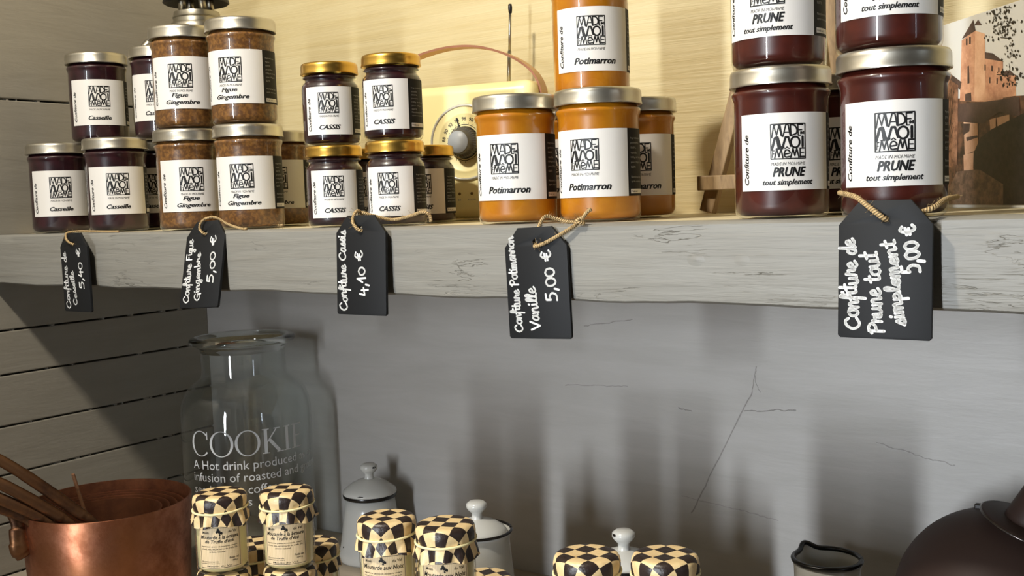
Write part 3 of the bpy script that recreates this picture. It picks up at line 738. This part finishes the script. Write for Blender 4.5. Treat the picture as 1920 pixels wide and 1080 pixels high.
pr_dir = V((.094, -.108, 0)).normalized(); PW, PH = .26, .178
pic = thing('castle_picture', 'photo print of a stone church tower over village houses, far right on the shelf', 'picture', (-.263, 1.128, SZ), math.atan2(pr_dir.y, pr_dir.x))
bm = bmesh.new(); add_box(bm, (0, -.003, 0), (PW, 0, PH), .0004, 1)
def picmat(name, c1, c2, sc=120):
    m = mat(name, c1, .35); g = G(m); n = g.noise(g.coord((1, 1, 1)), sc, 5, .65)
    g.l(g.mix(g.ramp(n, [(.38, (0, 0, 0)), (.64, (255, 255, 255))]), c1, c2), g.b.inputs['Base Color']); return m
bd = obj('board', bm, picmat('print_sky', (214, 212, 204), (206, 206, 202), 12), pic, False)
TABX = ((0, 0), (52.9, 0), (158.2, .04), (272.2, .08), (395.3, .12), (529.2, .16), (921, .26))
def pp(pts):                                    # layout units of the print (x to the right, y down) -> board metres
    out = []
    for x, y in pts:
        d = PW
        for (a, da), (b, db) in zip(TABX, TABX[1:]):
            if a <= x <= b: d = da + (db - da) * (x - a) / (b - a); break
        v = (1051.6 - y) / (1051.6 - 141 + 958 * d) * PH
        out.append((min(max(d, .0005), PW - .0005), min(max(v, .0005), PH - .0005)))
    return out
PRINT = bmesh.new(); PMATS = []
def piece(polys, m, flat=None):
    if m not in PMATS: PMATS.append(m)
    piece.n = getattr(piece, 'n', 0) + 1; mi = PMATS.index(m)
    for q in polys:
        f = PRINT.faces.new([PRINT.verts.new((u, -.0031 - .00005 * piece.n, v)) for u, v in (q if flat else pp(q))]); f.material_index = mi
P_STONE = picmat('print_stone', (214, 162, 128), (176, 122, 94), 70); P_STONE2 = picmat('print_stone_light', (226, 182, 148), (206, 156, 122), 60)
P_ROOF = picmat('print_roof', (62, 46, 44), (84, 64, 58), 90); P_DARK = picmat('print_foliage', (14, 13, 12), (44, 38, 34), 160); P_PATH = picmat('print_path', (132, 104, 86), (82, 64, 54), 150)
P_BROWN = picmat('print_hillside', (116, 80, 60), (46, 34, 28), 110); P_TRUNK = picmat('print_left_house', (156, 112, 86), (96, 64, 48), 130)
piece([[(60, 500), (500, 480), (1500, 480), (1500, 1035), (60, 1035)]], P_BROWN)
piece([[(188, 200), (250, 150), (305, 168), (310, 510), (178, 505)], [(305, 290), (395, 308), (395, 500), (305, 512)], [(395, 375), (460, 375), (462, 480), (395, 490)]], P_STONE)
piece([[(256, 150), (304, 165), (306, 350), (310, 505), (252, 500)]], P_STONE2)
piece([[(188, 194), (247, 95), (258, 150)], [(252, 122), (270, 94), (290, 122)], [(305, 258), (345, 264), (400, 308), (305, 290)], [(395, 358), (430, 350), (460, 378), (395, 378)], [(60, 350), (120, 360), (188, 410), (180, 450), (120, 390), (60, 375)]], P_ROOF)
piece([[(210, 190), (218, 187), (218, 222), (210, 224)], [(226, 182), (235, 180), (235, 216), (226, 218)], [(218, 330), (226, 326), (228, 415), (218, 418)], [(206, 470), (236, 462), (238, 505), (206, 505)], [(303, 320), (310, 322), (310, 350), (303, 350)], [(338, 326), (346, 328), (346, 356), (338, 354)], [(372, 336), (378, 338), (378, 362), (372, 360)], [(328, 385), (334, 385), (334, 415), (328, 415)], [(364, 390), (370, 390), (370, 420), (364, 420)]], P_ROOF)
piece([[(60, 372), (120, 392), (170, 425), (166, 830), (100, 850), (60, 850)]], P_TRUNK)
piece([[(198, 600), (268, 602), (272, 750), (205, 780)], [(198, 780), (252, 765), (248, 855), (200, 860)], [(250, 560), (320, 545), (350, 560), (300, 580)], [(365, 590), (430, 575), (432, 640), (372, 650)], [(330, 600), (362, 590), (362, 650), (335, 665)]], P_STONE2)
piece([[(170, 520), (300, 510), (480, 486), (486, 590), (380, 560), (290, 620), (170, 610)], [(195, 620), (232, 620), (228, 660), (195, 680)], [(212, 690), (268, 680), (270, 690), (215, 710)]], P_ROOF)
piece([[(165, 865), (285, 852), (420, 935), (430, 1035), (60, 1035), (130, 940)]], P_PATH)
piece([[(285, 690), (340, 650), (440, 600), (520, 560), (1500, 540), (1500, 1035), (400, 1035), (400, 930), (290, 860), (248, 850), (250, 770)]], P_DARK)
tw = Print(); rn = random.Random(5)
for k in range(26):
    x, y = rn.uniform(335, 486), rn.uniform(20, 420)
    if x < 400 and y > 260: continue
    q = pp([(x, y), (x + rn.uniform(-60, 20), y + rn.uniform(-25, 45))]); tw.stroke(q, .0006, 2, False, False)
    for j in range(9):
        cx_, cy_ = pp([(x + rn.uniform(-45, 40), y + rn.uniform(-30, 40))])[0]; rr = rn.uniform(.0006, .0017)
        tw.poly([(cx_ + rr * math.cos(a) * rn.uniform(.6, 1.2), cy_ + rr * math.sin(a) * rn.uniform(.6, 1.2)) for a in [q_ * PI / 3 for q_ in range(6)]])
for k in range(16):
    x, y = rn.uniform(95, 165), rn.uniform(420, 760); q = pp([(105 + rn.uniform(-6, 6), 830), ((x + 105) / 2, (y + 800) / 2), (x, y)]); tw.stroke(q, .0005, 3, True, False)
tw.polys = [p for p in tw.polys if all(.0005 < q[0] < PW and 0 < q[1] < PH - .0005 for q in p)]
piece(tw.polys, P_DARK, True)
bmesh.ops.triangulate(PRINT, faces=PRINT.faces)
obj('print', PRINT, PMATS, bd, False)

# ------------------------------------------------------------------ glass cookie jar
CX, CY = -1.200, 1.030
ck = thing('cookie_jar', 'tall clear glass cookie jar with white lettering, in the shaded corner', 'jar', (CX, CY, LZ), math.atan2(-CX, CY))
R = .0925
outp = [(0, .004), (.060, .003), (.080, 0), (.088, .002), (.0915, .007), (R, .015), (R, .205), (.0905, .219), (.0850, .232), (.0760, .243), (.0660, .250), (.0610, .255), (.0595, .262), (.0595, .2905)]
inp = [(.0566, .2905), (.0566, .262), (.0582, .253), (.0635, .2465), (.0735, .2395), (.0823, .229), (.0876, .2175), (.0896, .204), (.0896, .018), (.0860, .012), (0, .010)]
gb = obj('glass_body', lathe(outp, 80), M_COOKGLASS, ck)
obj('inner_wall', lathe(inp, 80), M_COOKGLASS, gb)
M_THICK = mat('thick_glass', (255, 255, 255), .0); M_THICK.node_tree.nodes['Principled BSDF'].inputs['Transmission Weight'].default_value = 1.0
M_THICK.node_tree.nodes['Principled BSDF'].inputs['Base Color'].default_value = (.86, .90, .89, 1)
obj('rim', lathe([(.0566, .2908), (.0595, .2908), (.0606, .296), (.0680, .3005), (.0735, .303), (.0752, .3065), (.0738, .3105), (.0690, .3125), (.0620, .3115), (.0580, .306), (.0568, .298), (.0566, .2908)], 80), M_THICK, ck, label='thick rolled glass rim')
M_ETCH = bpy.data.materials.new('white_etching'); M_ETCH.use_nodes = True
b_ = M_ETCH.node_tree.nodes['Principled BSDF']; b_.inputs['Base Color'].default_value = (.72, .74, .76, 1); b_.inputs['Alpha'].default_value = .75; b_.inputs['Roughness'].default_value = .7
P = Print()
def serif_O(P, cx, cy, rx, ry, a0=0.0, a1=2 * PI, thick=.17, thin=.06):
    n_ = 40
    for i in range(n_):
        A = a0 + (a1 - a0) * i / n_; B = a0 + (a1 - a0) * (i + 1) / n_
        f = lambda a, k: (cx + rx * math.cos(a) * (1 - k * (thin + (thick - thin) * abs(math.cos(a)) ** 1.5)), cy + ry * math.sin(a) * (1 - k * (thin + (thick - thin) * abs(math.cos(a)) ** 1.5) * .7))
        P.poly([f(A, 0), f(B, 0), f(B, 1), f(A, 1)])
hC = .0345; u = 0.0
def serif(P, ch, x, y, h):
    s = h
    if ch == 'O': serif_O(P, x + .50 * s, y + .5 * s, .50 * s, .52 * s, thick=.22, thin=.08); return 1.02 * s
    if ch == 'C':
        serif_O(P, x + .48 * s, y + .5 * s, .48 * s, .52 * s, .75, 2 * PI - .75, .22, .08); P.rect(x + .80 * s, y + .68 * s, x + .84 * s, y + .98 * s); return .90 * s
    def stem(xx): P.rect(xx, y, xx + .13 * s, y + s); P.rect(xx - .08 * s, y, xx + .21 * s, y + .035 * s); P.rect(xx - .08 * s, y + .965 * s, xx + .21 * s, y + s)
    if ch == 'I': stem(x + .10 * s); return .36 * s
    if ch == 'K':
        stem(x + .10 * s); P.stroke([(x + .22 * s, y + .45 * s), (x + .62 * s, y + .97 * s)], .05 * s, 2, False, False); P.stroke([(x + .32 * s, y + .55 * s), (x + .74 * s, y + .04 * s)], .13 * s, 2, False, False)
        P.rect(x + .50 * s, y + .965 * s, x + .78 * s, y + s); P.rect(x + .62 * s, y, x + .92 * s, y + .035 * s); return .90 * s
    if ch == 'E':
        stem(x + .10 * s); P.rect(x + .2 * s, y, x + .62 * s, y + .05 * s); P.rect(x + .2 * s, y + .95 * s, x + .58 * s, y + s); P.rect(x + .2 * s, y + .49 * s, x + .48 * s, y + .54 * s); return .7 * s
    if ch == 'S':
        P.stroke([(x + .50 * s, y + .80 * s), (x + .30 * s, y + .98 * s), (x + .10 * s, y + .78 * s), (x + .32 * s, y + .52 * s), (x + .54 * s, y + .24 * s), (x + .30 * s, y + .02 * s), (x + .06 * s, y + .2 * s)], .10 * s); return .62 * s
ET = R + .0002
U0 = -.093
x = U0
for ch in 'COOKIE': x += serif(P, ch, x, .156, hC) + .0012
def small(P, txt, x0, y, size=.0175):
    T = text_print(txt, 0.0); bx = T.bounds(); P.add(T, lambda u, v: (x0 + (u - bx[0]) * size, y + v * size))
for t_, x_, y_ in (('A Hot drink produced as an', U0, .1375), ('infusion of roasted and ground', U0, .1205), ('seeds from coffee', U0 + .0, .103), ('         shrub plants', U0 + .003, .086)): small(P, t_, x_, y_)
small(P, "            'COFFEE'", U0, .066, .022)
obj('lettering', P.bmesh(wrap(ET, 0, math.radians(4))), M_ETCH, ck, False)

# ------------------------------------------------------------------ nested copper saucepans
def copper(name, c1, c2, c3, rough=.34, metal=.95):
    m = mat(name, c1, rough, metal); g = G(m)
    n = g.noise(g.coord((1, 1, 1)), 45, 6, .7); n2 = g.noise(g.coord((1, 1, 1)), 9, 3)
    col = g.mix(g.ramp(n, [(.40, (0, 0, 0)), (.62, (255, 255, 255))]), c1, c2); col = g.mix(g.ramp(n2, [(.4, (0, 0, 0)), (.7, (255, 255, 255))]), col, c3)
    g.l(col, g.b.inputs['Base Color']); g.l(g.math('ADD', g.math('MULTIPLY', n, .25), rough - .08), g.b.inputs['Roughness'])
    g.l(g.bump(n, .0004), g.b.inputs['Normal']); return m
M_COPPER = copper('worn_copper', (184, 122, 94), (138, 84, 60), (158, 104, 70))
M_TIN = copper('tarnished_copper_inside', (128, 80, 54), (98, 60, 42), (110, 70, 46), .45, .8)
M_IRON = copper('bronze_handle', (112, 76, 50), (78, 54, 40), (134, 96, 64), .34, .85)
PC = V((-1.203, .797, LZ)); LV = V((-.56, -.83, 0)); VV = V((.83, -.56, 0)); PH_ = .128
def pan_thing(label, r, h, z, hb, pts, rad_, flat, outside=False):
    t = thing('copper_saucepan', label, 'saucepan', PC + V((0, 0, z)), 0, 'nested copper saucepans in the left corner')
    w = .0022
    bm = lathe([(0, 0), (r * .93 - .006, 0), (r * .93, .004), (r, h - .001), (r - .0006, h), (r - w, h), (r - w - .0002, h - .001), (r * .93 - w, .0055), (r * .93 - .008, .0025), (0, .0025)], 80)
    for f in bm.faces:
        c = f.calc_center_median(); f.material_index = 0
        if (c.x ** 2 + c.y ** 2) ** .5 < (r * .93 + (r * .07) * max(0, c.z) / h) - w * .75: f.material_index = 1
    autosmooth(obj('pan', bm, [M_COPPER, M_TIN], t), 50)
    path = catmull([LV * a + VV * b + V((0, 0, c)) for a, b, c in pts], 8)
    obj('handle', tube(path, rad_, seg=14, flat=flat, upv=(.83, -.56, 0.3)), M_IRON, t)
    return t
pan_thing('large dented copper saucepan, outermost of the nest, on the counter', .1040, PH_, .0005, 0,
    [(.0965, .040, .082), (.1010, .042, .092), (.1020, .040, .108), (.1020, .038, .122), (.108, .036, .138), (.122, .034, .150), (.150, .030, .162), (.20, .025, .178)], [.011, .0125, .011, .0085, .0085, .0085, .009, .009], .55)
for k, (lab, r, h, z, b0, rise, fl) in enumerate((
    ('copper saucepan, first inside the outermost one, bronze curved handle', .0950, .112, .0035, .078, .064, .6),
    ('copper saucepan, second inside the large one', .0860, .108, .0066, .058, .078, .6),
    ('copper saucepan, third inside the large one', .0765, .104, .0097, .036, .094, .6),
    ('smallest copper saucepan at the middle of the nest, its handle the topmost', .0670, .100, .0128, .012, .112, .6))):
    e = math.sqrt(max(r * r - b0 * b0, 0)) - .0045
    top = h
    pan_thing(lab, r, h, z, b0, [(b0, e, top - .022), (b0 + .002, e, top - .004), (b0 + .008, e, top + .008), (b0 + .022, e - .002, top + .020), (b0 + .055, e - .004, top + .018 + rise * .30), (b0 + .10, e - .006, top + .010 + rise * .72), (b0 + .155, e - .008, top + .004 + rise * 1.1)], [.0046, .005, .006, .0072, .0072, .0068, .0075], fl)
st = thing('wooden_stick', 'thin wooden stick leaning in the copper saucepans', 'stick', (0, 0, 0))
obj('shaft', bar(PC + LV * .004 + VV * .02 + V((0, 0, .0165)), PC + LV * .037 + VV * .035 + V((0, 0, .175)), .0055, .003), wood('stick_wood', (128, 88, 58), (96, 64, 42)), st, False)

# ------------------------------------------------------------------ mustard jars with checked paper caps
M_MUST = mat('mustard_paste', (220, 204, 152), .45)
def kraft():
    m = mat('cream_label_paper', (232, 208, 168), .5); g = G(m)
    w = g.n('ShaderNodeTexWave'); w.inputs['Scale'].default_value = 160.0; w.bands_direction = 'X'; w.inputs['Distortion'].default_value = .6
    tc = g.coord((1, 1, .02), 'UV'); g.l(tc, w.inputs['Vector'])
    w.inputs['Scale'].default_value = 9.0
    g.l(g.mix(g.math('MULTIPLY', w.outputs['Fac'], .55), (236, 212, 172), (206, 178, 134)), g.b.inputs['Base Color']); return m
M_KRAFT = kraft()
def checks():
    m = mat('checked_paper', (40, 28, 24), .38); g = G(m)
    c = g.n('ShaderNodeTexChecker'); g.l(g.coord((1, 1, 1), 'UV'), c.inputs['Vector']); c.inputs['Scale'].default_value = 1.0
    n = g.noise(g.coord((1, 1, 1)), 180, 4, .6)
    c.inputs['Color1'].default_value = (*lin((44, 32, 28)), 1)
    g.l(g.mix(n, (244, 220, 172), (220, 186, 128)), c.inputs['Color2'])
    g.l(c.outputs['Color'], g.b.inputs['Base Color']); g.l(g.bump(n, .0006), g.b.inputs['Normal']); return m
M_CHECK = checks()
M_BANDM = mat('cream_elastic', (246, 232, 178), .55)
MH = .0755; MR = .0245
def must_print(kind):
    P = Print(); w, h = .042, .0405; L = -w / 2
    for a in ((L + .001, .001, w - .002, .0004), (L + .001, h - .0014, w - .002, .0004)): P.rect(a[0], a[1], a[0] + a[2], a[1] + a[3], 12)
    P.rect(L + .001, .001, L + .0014, h - .001); P.rect(-L - .0014, .001, -L - .001, h - .001)
    put_text(P, 'Moulin', L + .0045, h - .0068, .0070, .0024, .006, .2); put_text(P, 'du Val', -L - .0125, h - .0066, .0085, .0026, .006, .2)
    for k, (ax, az, rr) in enumerate(((-.0005, h - .0044, .0020), (.0012, h - .0050, .0019), (-.0022, h - .0052, .0011), (.0022, h - .0062, .0016), (.0006, h - .0078, .0010), (-.0008, h - .0028, .0012))):
        if k in (1,): continue
        rn = random.Random(k); P.poly([(ax + rr * rn.uniform(.6, 1.1) * math.cos(a), az + rr * rn.uniform(.6, 1.1) * math.sin(a)) for a in [q * PI / 5 for q in range(10)]])
    if kind == 'truffe':
        put_text(P, 'Moutarde à la brisure', L + .0022, h - .0118, .0375, .0036, .018, .25); put_text(P, "de Truffe d'été", L + .007, h - .0158, .0275, .0034, .018, .25)
        y = h - .0198
    else:
        put_text(P, 'Moutarde aux Noix', L + .0022, h - .0128, .0375, .0040, .016, .25); y = h - .0170
    for i, t_ in enumerate(('Ingrédients : graines de moutarde, vinaigre,', 'alcool, eau, sel, brisures de truffe 2%,' if kind == 'truffe' else 'alcool, eau, sel 2% de cerneaux de noix,', 'arôme naturel')):
        put_text(P, t_, L + (.003 if i < 2 else .011), y - i * .0024, .035 if i < 2 else .015, .0016, .006, .1)
    put_text(P, 'Poids net', -L - .0125, .0088, .0095, .0020, .012, .1); put_text(P, '100 g', -L - .0105, .0058, .006, .0019, .012, .1)
    put_text(P, 'A consommer de', L + .0024, .0066, .017, .0014, .004); put_text(P, 'préférence avant', L + .0024, .0046, .018, .0014, .004)
    put_text(P, 'Moulin du Val', L + .008, .0022, .024, .0014, .006, .1)
    return P
def cap_mesh(seed, rot):
    rn = random.Random(seed); seg = 96; bm = bmesh.new(); uvl = bm.loops.layers.uv.verify()
    prof = [(0, .0742), (.006, .0743), (.012, .0744), (.0180, .0745), (.0215, .0743), (.0238, .0732), (.0250, .0712), (.0256, .0680), (.0255, .0645), (.0250, .0610), (.0249, .0590), (.0254, .0570), (.0262, .0540), (.0268, .0505), (.0274, .0468)]
    pha = [rn.uniform(0, 6.28) for _ in range(4)]; s = 0; rings = []; S_ = []
    for k, (r, z) in enumerate(prof):
        if k: s += math.hypot(r - prof[k - 1][0], z - prof[k - 1][1])
        S_.append(s)
        if k == 0: rings.append([bm.verts.new((0, 0, z))]); continue
        amp = .0004 * max(0, (k - 5)) / 3 if k < 10 else .0006 + .0004 * (k - 10)
        ring = []
        for i in range(seg):
            a = 2 * PI * i / seg; q = math.sin(9 * a + pha[0]) * .6 + math.sin(14 * a + pha[1]) * .4 + math.sin(5 * a + pha[2]) * .3
            rr = r + amp * q; zz = z + (.0016 * math.sin(4 * a + pha[3]) * (k - 10) / 4 if k > 10 else 0)
            ring.append(bm.verts.new((rr * math.cos(a), rr * math.sin(a), zz)))
        rings.append(ring)
    cell = .0122; sup = []
    def uv(k, i):
        a = 2 * PI * i / seg + rot; return (S_[k] * math.cos(a) / cell + 20.0, S_[k] * math.sin(a) / cell + 20.0)
    for k in range(len(rings) - 1):
        for i in range(seg):
            j = (i + 1) % seg
            if k == 0: f = bm.faces.new((rings[0][0], rings[1][i], rings[1][j])); us = [uv(0, i), uv(1, i), uv(1, i + 1)]
            else: f = bm.faces.new((rings[k][i], rings[k + 1][i], rings[k + 1][j], rings[k][j])); us = [uv(k, i), uv(k + 1, i), uv(k + 1, i + 1), uv(k, i + 1)]
            for lp, q in zip(f.loops, us): lp[uvl].uv = q
    return bm
MP = {}
def mustard(kind, x, y, z, dphi, seed, label, rot=None):
    if kind not in MP:
        t = thing('mustard_jar', 'x', 'jar')
        obj('glass_body', lathe([(0, .001), (MR * .8, 0), (MR - .0018, .0005), (MR - .0004, .002), (MR, .0045), (MR, .0530), (MR - .0010, .0555), (MR - .002, .058), (MR - .002, .066)], 56), M_GLASS, t)
        obj('mustard_filling', lathe([(0, .0032), (MR - .004, .003), (MR - .0016, .0055), (MR - .0013, .0525), (MR - .004, .058), (0, .058)], 40), M_MUST, t)
        pb = Print(); r1 = MR + .00018; nx_ = 20
        bm = bmesh.new(); uvl = bm.loops.layers.uv.verify(); w, h = .042, .0405; z0 = .0072; f_ = wrap(r1, z0)
        for i in range(nx_):
            a, b = -w / 2 + w * i / nx_, -w / 2 + w * (i + 1) / nx_
            fc = bm.faces.new([bm.verts.new(f_(*q)) for q in ((a, 0), (b, 0), (b, h), (a, h))])
            for lp, q in zip(fc.loops, ((i / nx_, 0), ((i + 1) / nx_, 0), ((i + 1) / nx_, 1), (i / nx_, 1))): lp[uvl].uv = q
        bmesh.ops.remove_doubles(bm, verts=bm.verts, dist=1e-6)
        lb = obj('front_label', bm, M_KRAFT, t)
        obj('print', must_print(kind).bmesh(wrap(r1 + .00012, z0)), M_INK, lb, False)
        cp = obj('paper_cap', cap_mesh(1, 0.5), M_CHECK, t, label='black and cream checked paper cap')
        bp = [V(((.0256) * math.cos(a), (.0256) * math.sin(a), .0602 + .0012 * math.sin(a + 1))) for a in [2 * PI * k / 40 for k in range(41)]]
        obj('elastic_band', tube(bp, .0011, seg=8), M_BANDM, t)
        MP[kind] = t
    else: t = copy_tree(MP[kind])
    t.location = (x, y, z); t.rotation_euler = (0, 0, math.atan2(-x, y) + math.radians(dphi)); t['label'] = label
    t['group'] = 'mustard jars with checked paper caps'
    if seed > 1:
        for ch in t.children:
            if ch.name.startswith('paper_cap'):
                b2 = cap_mesh(seed, .5 + seed * .37 if rot is None else rot); me = bpy.data.meshes.new('paper_cap'); b2.to_mesh(me); b2.free(); me.materials.append(M_CHECK)
                for p in me.polygons: p.use_smooth = True
                ch.data = me
    return t
sd = 1
for nm, kind, x, y, dp, rots in (('left Truffe stack', 'truffe', -.809, .656, -6, (.55, .9, .3)), ('right Truffe stack', 'truffe', -.759, .695, -9, (.15, .75, .3)),
                        ('left Noix stack', 'noix', -.613, .674, -12, (.78, .2, .3)), ('right Noix stack', 'noix', -.556, .684, -6, (.25, .6, .3)),
                        ('left stack beside the white lid knob', 'noix', -.4115, .674, -8, (.6, .2, .3)), ('right stack beside the white lid knob', 'noix', -.3595, .7010, -8, (.7, .2, .3))):
    for lev in (2, 1, 0):
        lab = 'mustard jar with checked cap, %s of the %s' % (('bottom', 'middle', 'topmost')[lev], nm)
        mustard(kind, x, y, LZ + lev * (MH - .0008) + .0004, dp + (2 - lev) * 3, sd, lab, rots[2 - lev]); sd += 1
for nm, kind, x, y in (('mustard jar with checked cap seen in the gap between the two Truffe stacks', 'truffe', -.846, .726), ('mustard jar with checked cap right of and behind the right Truffe stack', 'truffe', -.791, .758),
                       ('mustard jar behind the right Noix stack, cap top at the picture bottom', 'noix', -.577, .764), ('mustard jar behind the two Noix stacks, glimpsed between them', 'noix', -.646, .751)):
    for lev in (1, 0):
        mustard(kind, x, y, LZ + lev * (MH - .0008) + .0004, -4, sd, nm if lev else nm.replace('mustard jar', 'lower mustard jar'), .4 + .3 * sd); sd += 1

# ------------------------------------------------------------------ white enamelware
def enamel():
    m = mat('white_enamel', (214, 216, 216), .22); g = G(m)
    n = g.noise(g.coord((1, 1, 1)), 12, 3)
    g.l(g.mix(n, (200, 199, 194), (184, 184, 180)), g.b.inputs['Base Color']); return m
M_EN = enamel(); M_RIM = mat('black_enamel_rim', (14, 12, 13), .25)
def chip(bm, f, a, z, w, h, seed):
    rn = random.Random(seed); pts = []
    for q in range(9):
        t_ = 2 * PI * q / 9; pts.append((a + w * math.cos(t_) * rn.uniform(.6, 1.1), z + h * math.sin(t_) * rn.uniform(.6, 1.1)))
    bm.faces.new([bm.verts.new(f(*p)) for p in pts])
def knob_prof(z, s=1.0): return [(.0070 * s, z), (.0060 * s, z + .004 * s), (.0062 * s, z + .008 * s), (.0100 * s, z + .0115 * s), (.0122 * s, z + .015 * s), (.0118 * s, z + .019 * s), (.0085 * s, z + .0215 * s), (0, z + .022 * s)]
cn = thing('enamel_canister', 'white enamel pot with overhanging domed lid and black rim, by the cookie jar', 'pot', (-1.011, 1.080, LZ), math.atan2(1.011, 1.08))
body = lambda z: .0462 - (.0462 - .0335) * (z / .090) ** 1.0
obj('body', lathe([(0, 0), (.0445, 0), (.0465, .003), (.0462, .012), (.0440, .018)] + [(body(z), z) for z in (.03, .05, .07, .088)] + [(0, .088)], 56), M_EN, cn)
ld = obj('lid', lathe([(0, .0885), (.0350, .0890), (.0374, .0935), (.0366, .0975), (.0310, .1020), (.0260, .1060), (.0170, .1105), (.0085, .1130), (0, .1131)], 56), M_EN, cn)
obj('rim', lathe([(.0345, .0870), (.0368, .0880), (.0376, .0905), (.0376, .0928), (.0366, .0935)], 56), M_RIM, ld, label='black enamel rim')
obj('knob', lathe(knob_prof(.1122, 1.0), 32), M_EN, ld)
bm = bmesh.new(); fb = lambda a, z: (math.sin(a) * (body(z) + .0002), -math.cos(a) * (body(z) + .0002), z)
chip(bm, fb, -.12, .066, .05, .004, 1); chip(bm, fb, -1.15, .021, .06, .004, 2)
obj('chips', bm, M_RIM, cn, False, label='black chips in the enamel')
bm = bmesh.new(); fl_ = lambda a, z: (math.sin(a) * .0372, -math.cos(a) * .0372, z); chip(bm, fl_, -.35, .0962, .14, .0009, 3)
chip(bm, lambda a, z: (math.sin(a) * .0122, -math.cos(a) * .0122, z), .7, .1295, .35, .0018, 4)
obj('lid_chips', bm, M_RIM, ld, False, label='black chip on the lid')
def sugar_pot(x, y, label, seed):
    t = thing('enamel_pot', label, 'pot', (x, y, LZ), math.atan2(-x, y))
    b2 = lambda z: .0455 - (.0455 - .0335) * (z / .137)
    obj('body', lathe([(0, 0), (.0440, 0), (.0460, .003)] + [(b2(z), z) for z in (.02, .06, .10, .128)] + [(.0345, .132), (.0365, .1355), (.0370, .1385), (.0350, .1385), (.0330, .134), (.0325, .120), (0, .118)], 56), M_EN, t)
    rim = [V((.0366 * math.cos(a), .0366 * math.sin(a), .1395)) for a in [2 * PI * k / 56 for k in range(57)]]
    obj('rim', tube(rim, .0016, seg=8), M_RIM, t, label='black enamel rim')
    l2 = obj('lid', lathe([(.0325, .1345), (.0322, .1385), (.0290, .1425), (.0200, .1485), (.0090, .1520), (0, .1522)], 48), M_EN, t)
    obj('knob', lathe(knob_prof(.1512, .92), 32), M_EN, l2)
    if seed:
        bm = bmesh.new(); chip(bm, lambda a, z: (math.sin(a) * .0114, -math.cos(a) * .0114, z), -.9, .168, .3, .0018, seed + 7)
        obj('lid_chips', bm, M_RIM, l2, False, label='black chip on the knob')
    return t
sugar_pot(-.684, .896, 'white enamel pot with inset lid and black rim, right of the Noix mustards', 0)
sugar_pot(-.497, .883, 'white enamel pot showing just its chipped knob between two checked caps', 1)
mg = thing('enamel_jug', 'small open white enamel jug with black rim, beside the brown kettle', 'jug', (-.341, 1.011, LZ), math.atan2(.341, 1.011))
def spout(r, z, a):
    d = (a - math.radians(125) + PI) % (2 * PI) - PI; k = math.exp(-(d / .22) ** 2); q = max(0, (z - .105) / .03)
    return (r + .007 * k * q, z + .006 * k * q)
MZ = 1.0
obj('body', lathe([(0, 0), (.0335, 0), (.0355, .003), (.0350, .03), (.0325, .08), (.0315, .110), (.0318, .120), (.0325, .1300), (.0308, .1300), (.0300, .118), (.0300, .060), (.0320, .006), (0, .006)], 72, rfun=spout), M_EN, mg)
rp = []
for k in range(91):
    a = 2 * PI * k / 90; r_, z_ = spout(.0322, .1302, a); rp.append(V((r_ * math.cos(a), r_ * math.sin(a), z_)))
obj('rim', tube(rp, .0026, seg=8), M_RIM, mg, label='black enamel rim')
P = Print()
P.poly([(.0085 * math.cos(k * PI / 10) , .0085 * math.sin(k * PI / 10)) for k in range(20)])
obj('red_motif', P.bmesh(lambda u, v: (math.sin(u / .0320 - .25) * .0332, -math.cos(u / .0320 - .25) * .0332, .1095 + v)), mat('red_enamel', (120, 26, 22), .3), mg, True, label='red printed motif')

# ------------------------------------------------------------------ brown kettle at the right edge
M_BROWN = mat('brown_enamel', (50, 37, 32), .55, spec=.2)
kt = thing('brown_kettle', 'large round dark brown enamel kettle at the right bottom corner', 'kettle', (-.1885, 1.030, LZ), 0)
kr = .0915
obj('body', lathe([(0, 0), (.050, 0), (.056, .002)] + [(kr * math.cos(t_) , .1035 + kr * math.sin(t_)) for t_ in [math.radians(d) for d in range(-60, 86, 5)]] + [(0, .1950)], 72), M_BROWN, kt)
tl = Matrix.Translation((.027, -.012, .1855)) @ Matrix.Rotation(math.radians(20), 4, 'Y')
bm = lathe([(0, 0), (.040, 0), (.0425, .0015), (.0425, .0030), (.040, .0042), (.012, .006), (0, .006)], 48); bmesh.ops.transform(bm, matrix=tl, verts=bm.verts)
lid_ = obj('lid', bm, M_BROWN, kt)
bm = lathe([(.0422, .0008), (.0432, .0015), (.0434, .0026), (.0422, .0034)], 48); bmesh.ops.transform(bm, matrix=tl, verts=bm.verts)
obj('lid_rim', bm, mat('dark_steel', (96, 90, 88), .25, .9), lid_, label='worn bright rim')
bm = lathe([(0, .004), (.0205, .004), (.0200, .010), (.0170, .045), (.0150, .090), (0, .092)], 40); bmesh.ops.transform(bm, matrix=Matrix.Translation((-.003, 0, 0)) @ tl @ Matrix.Rotation(math.radians(6), 4, 'Y'), verts=bm.verts)
obj('spout', bm, M_BROWN, kt)
bm = bmesh.new(); add_box(bm, (-.022, .006, .191), (.004, .012, .1965), .0008, 1); obj('hinge', bm, M_BLACKMETAL, kt, False)
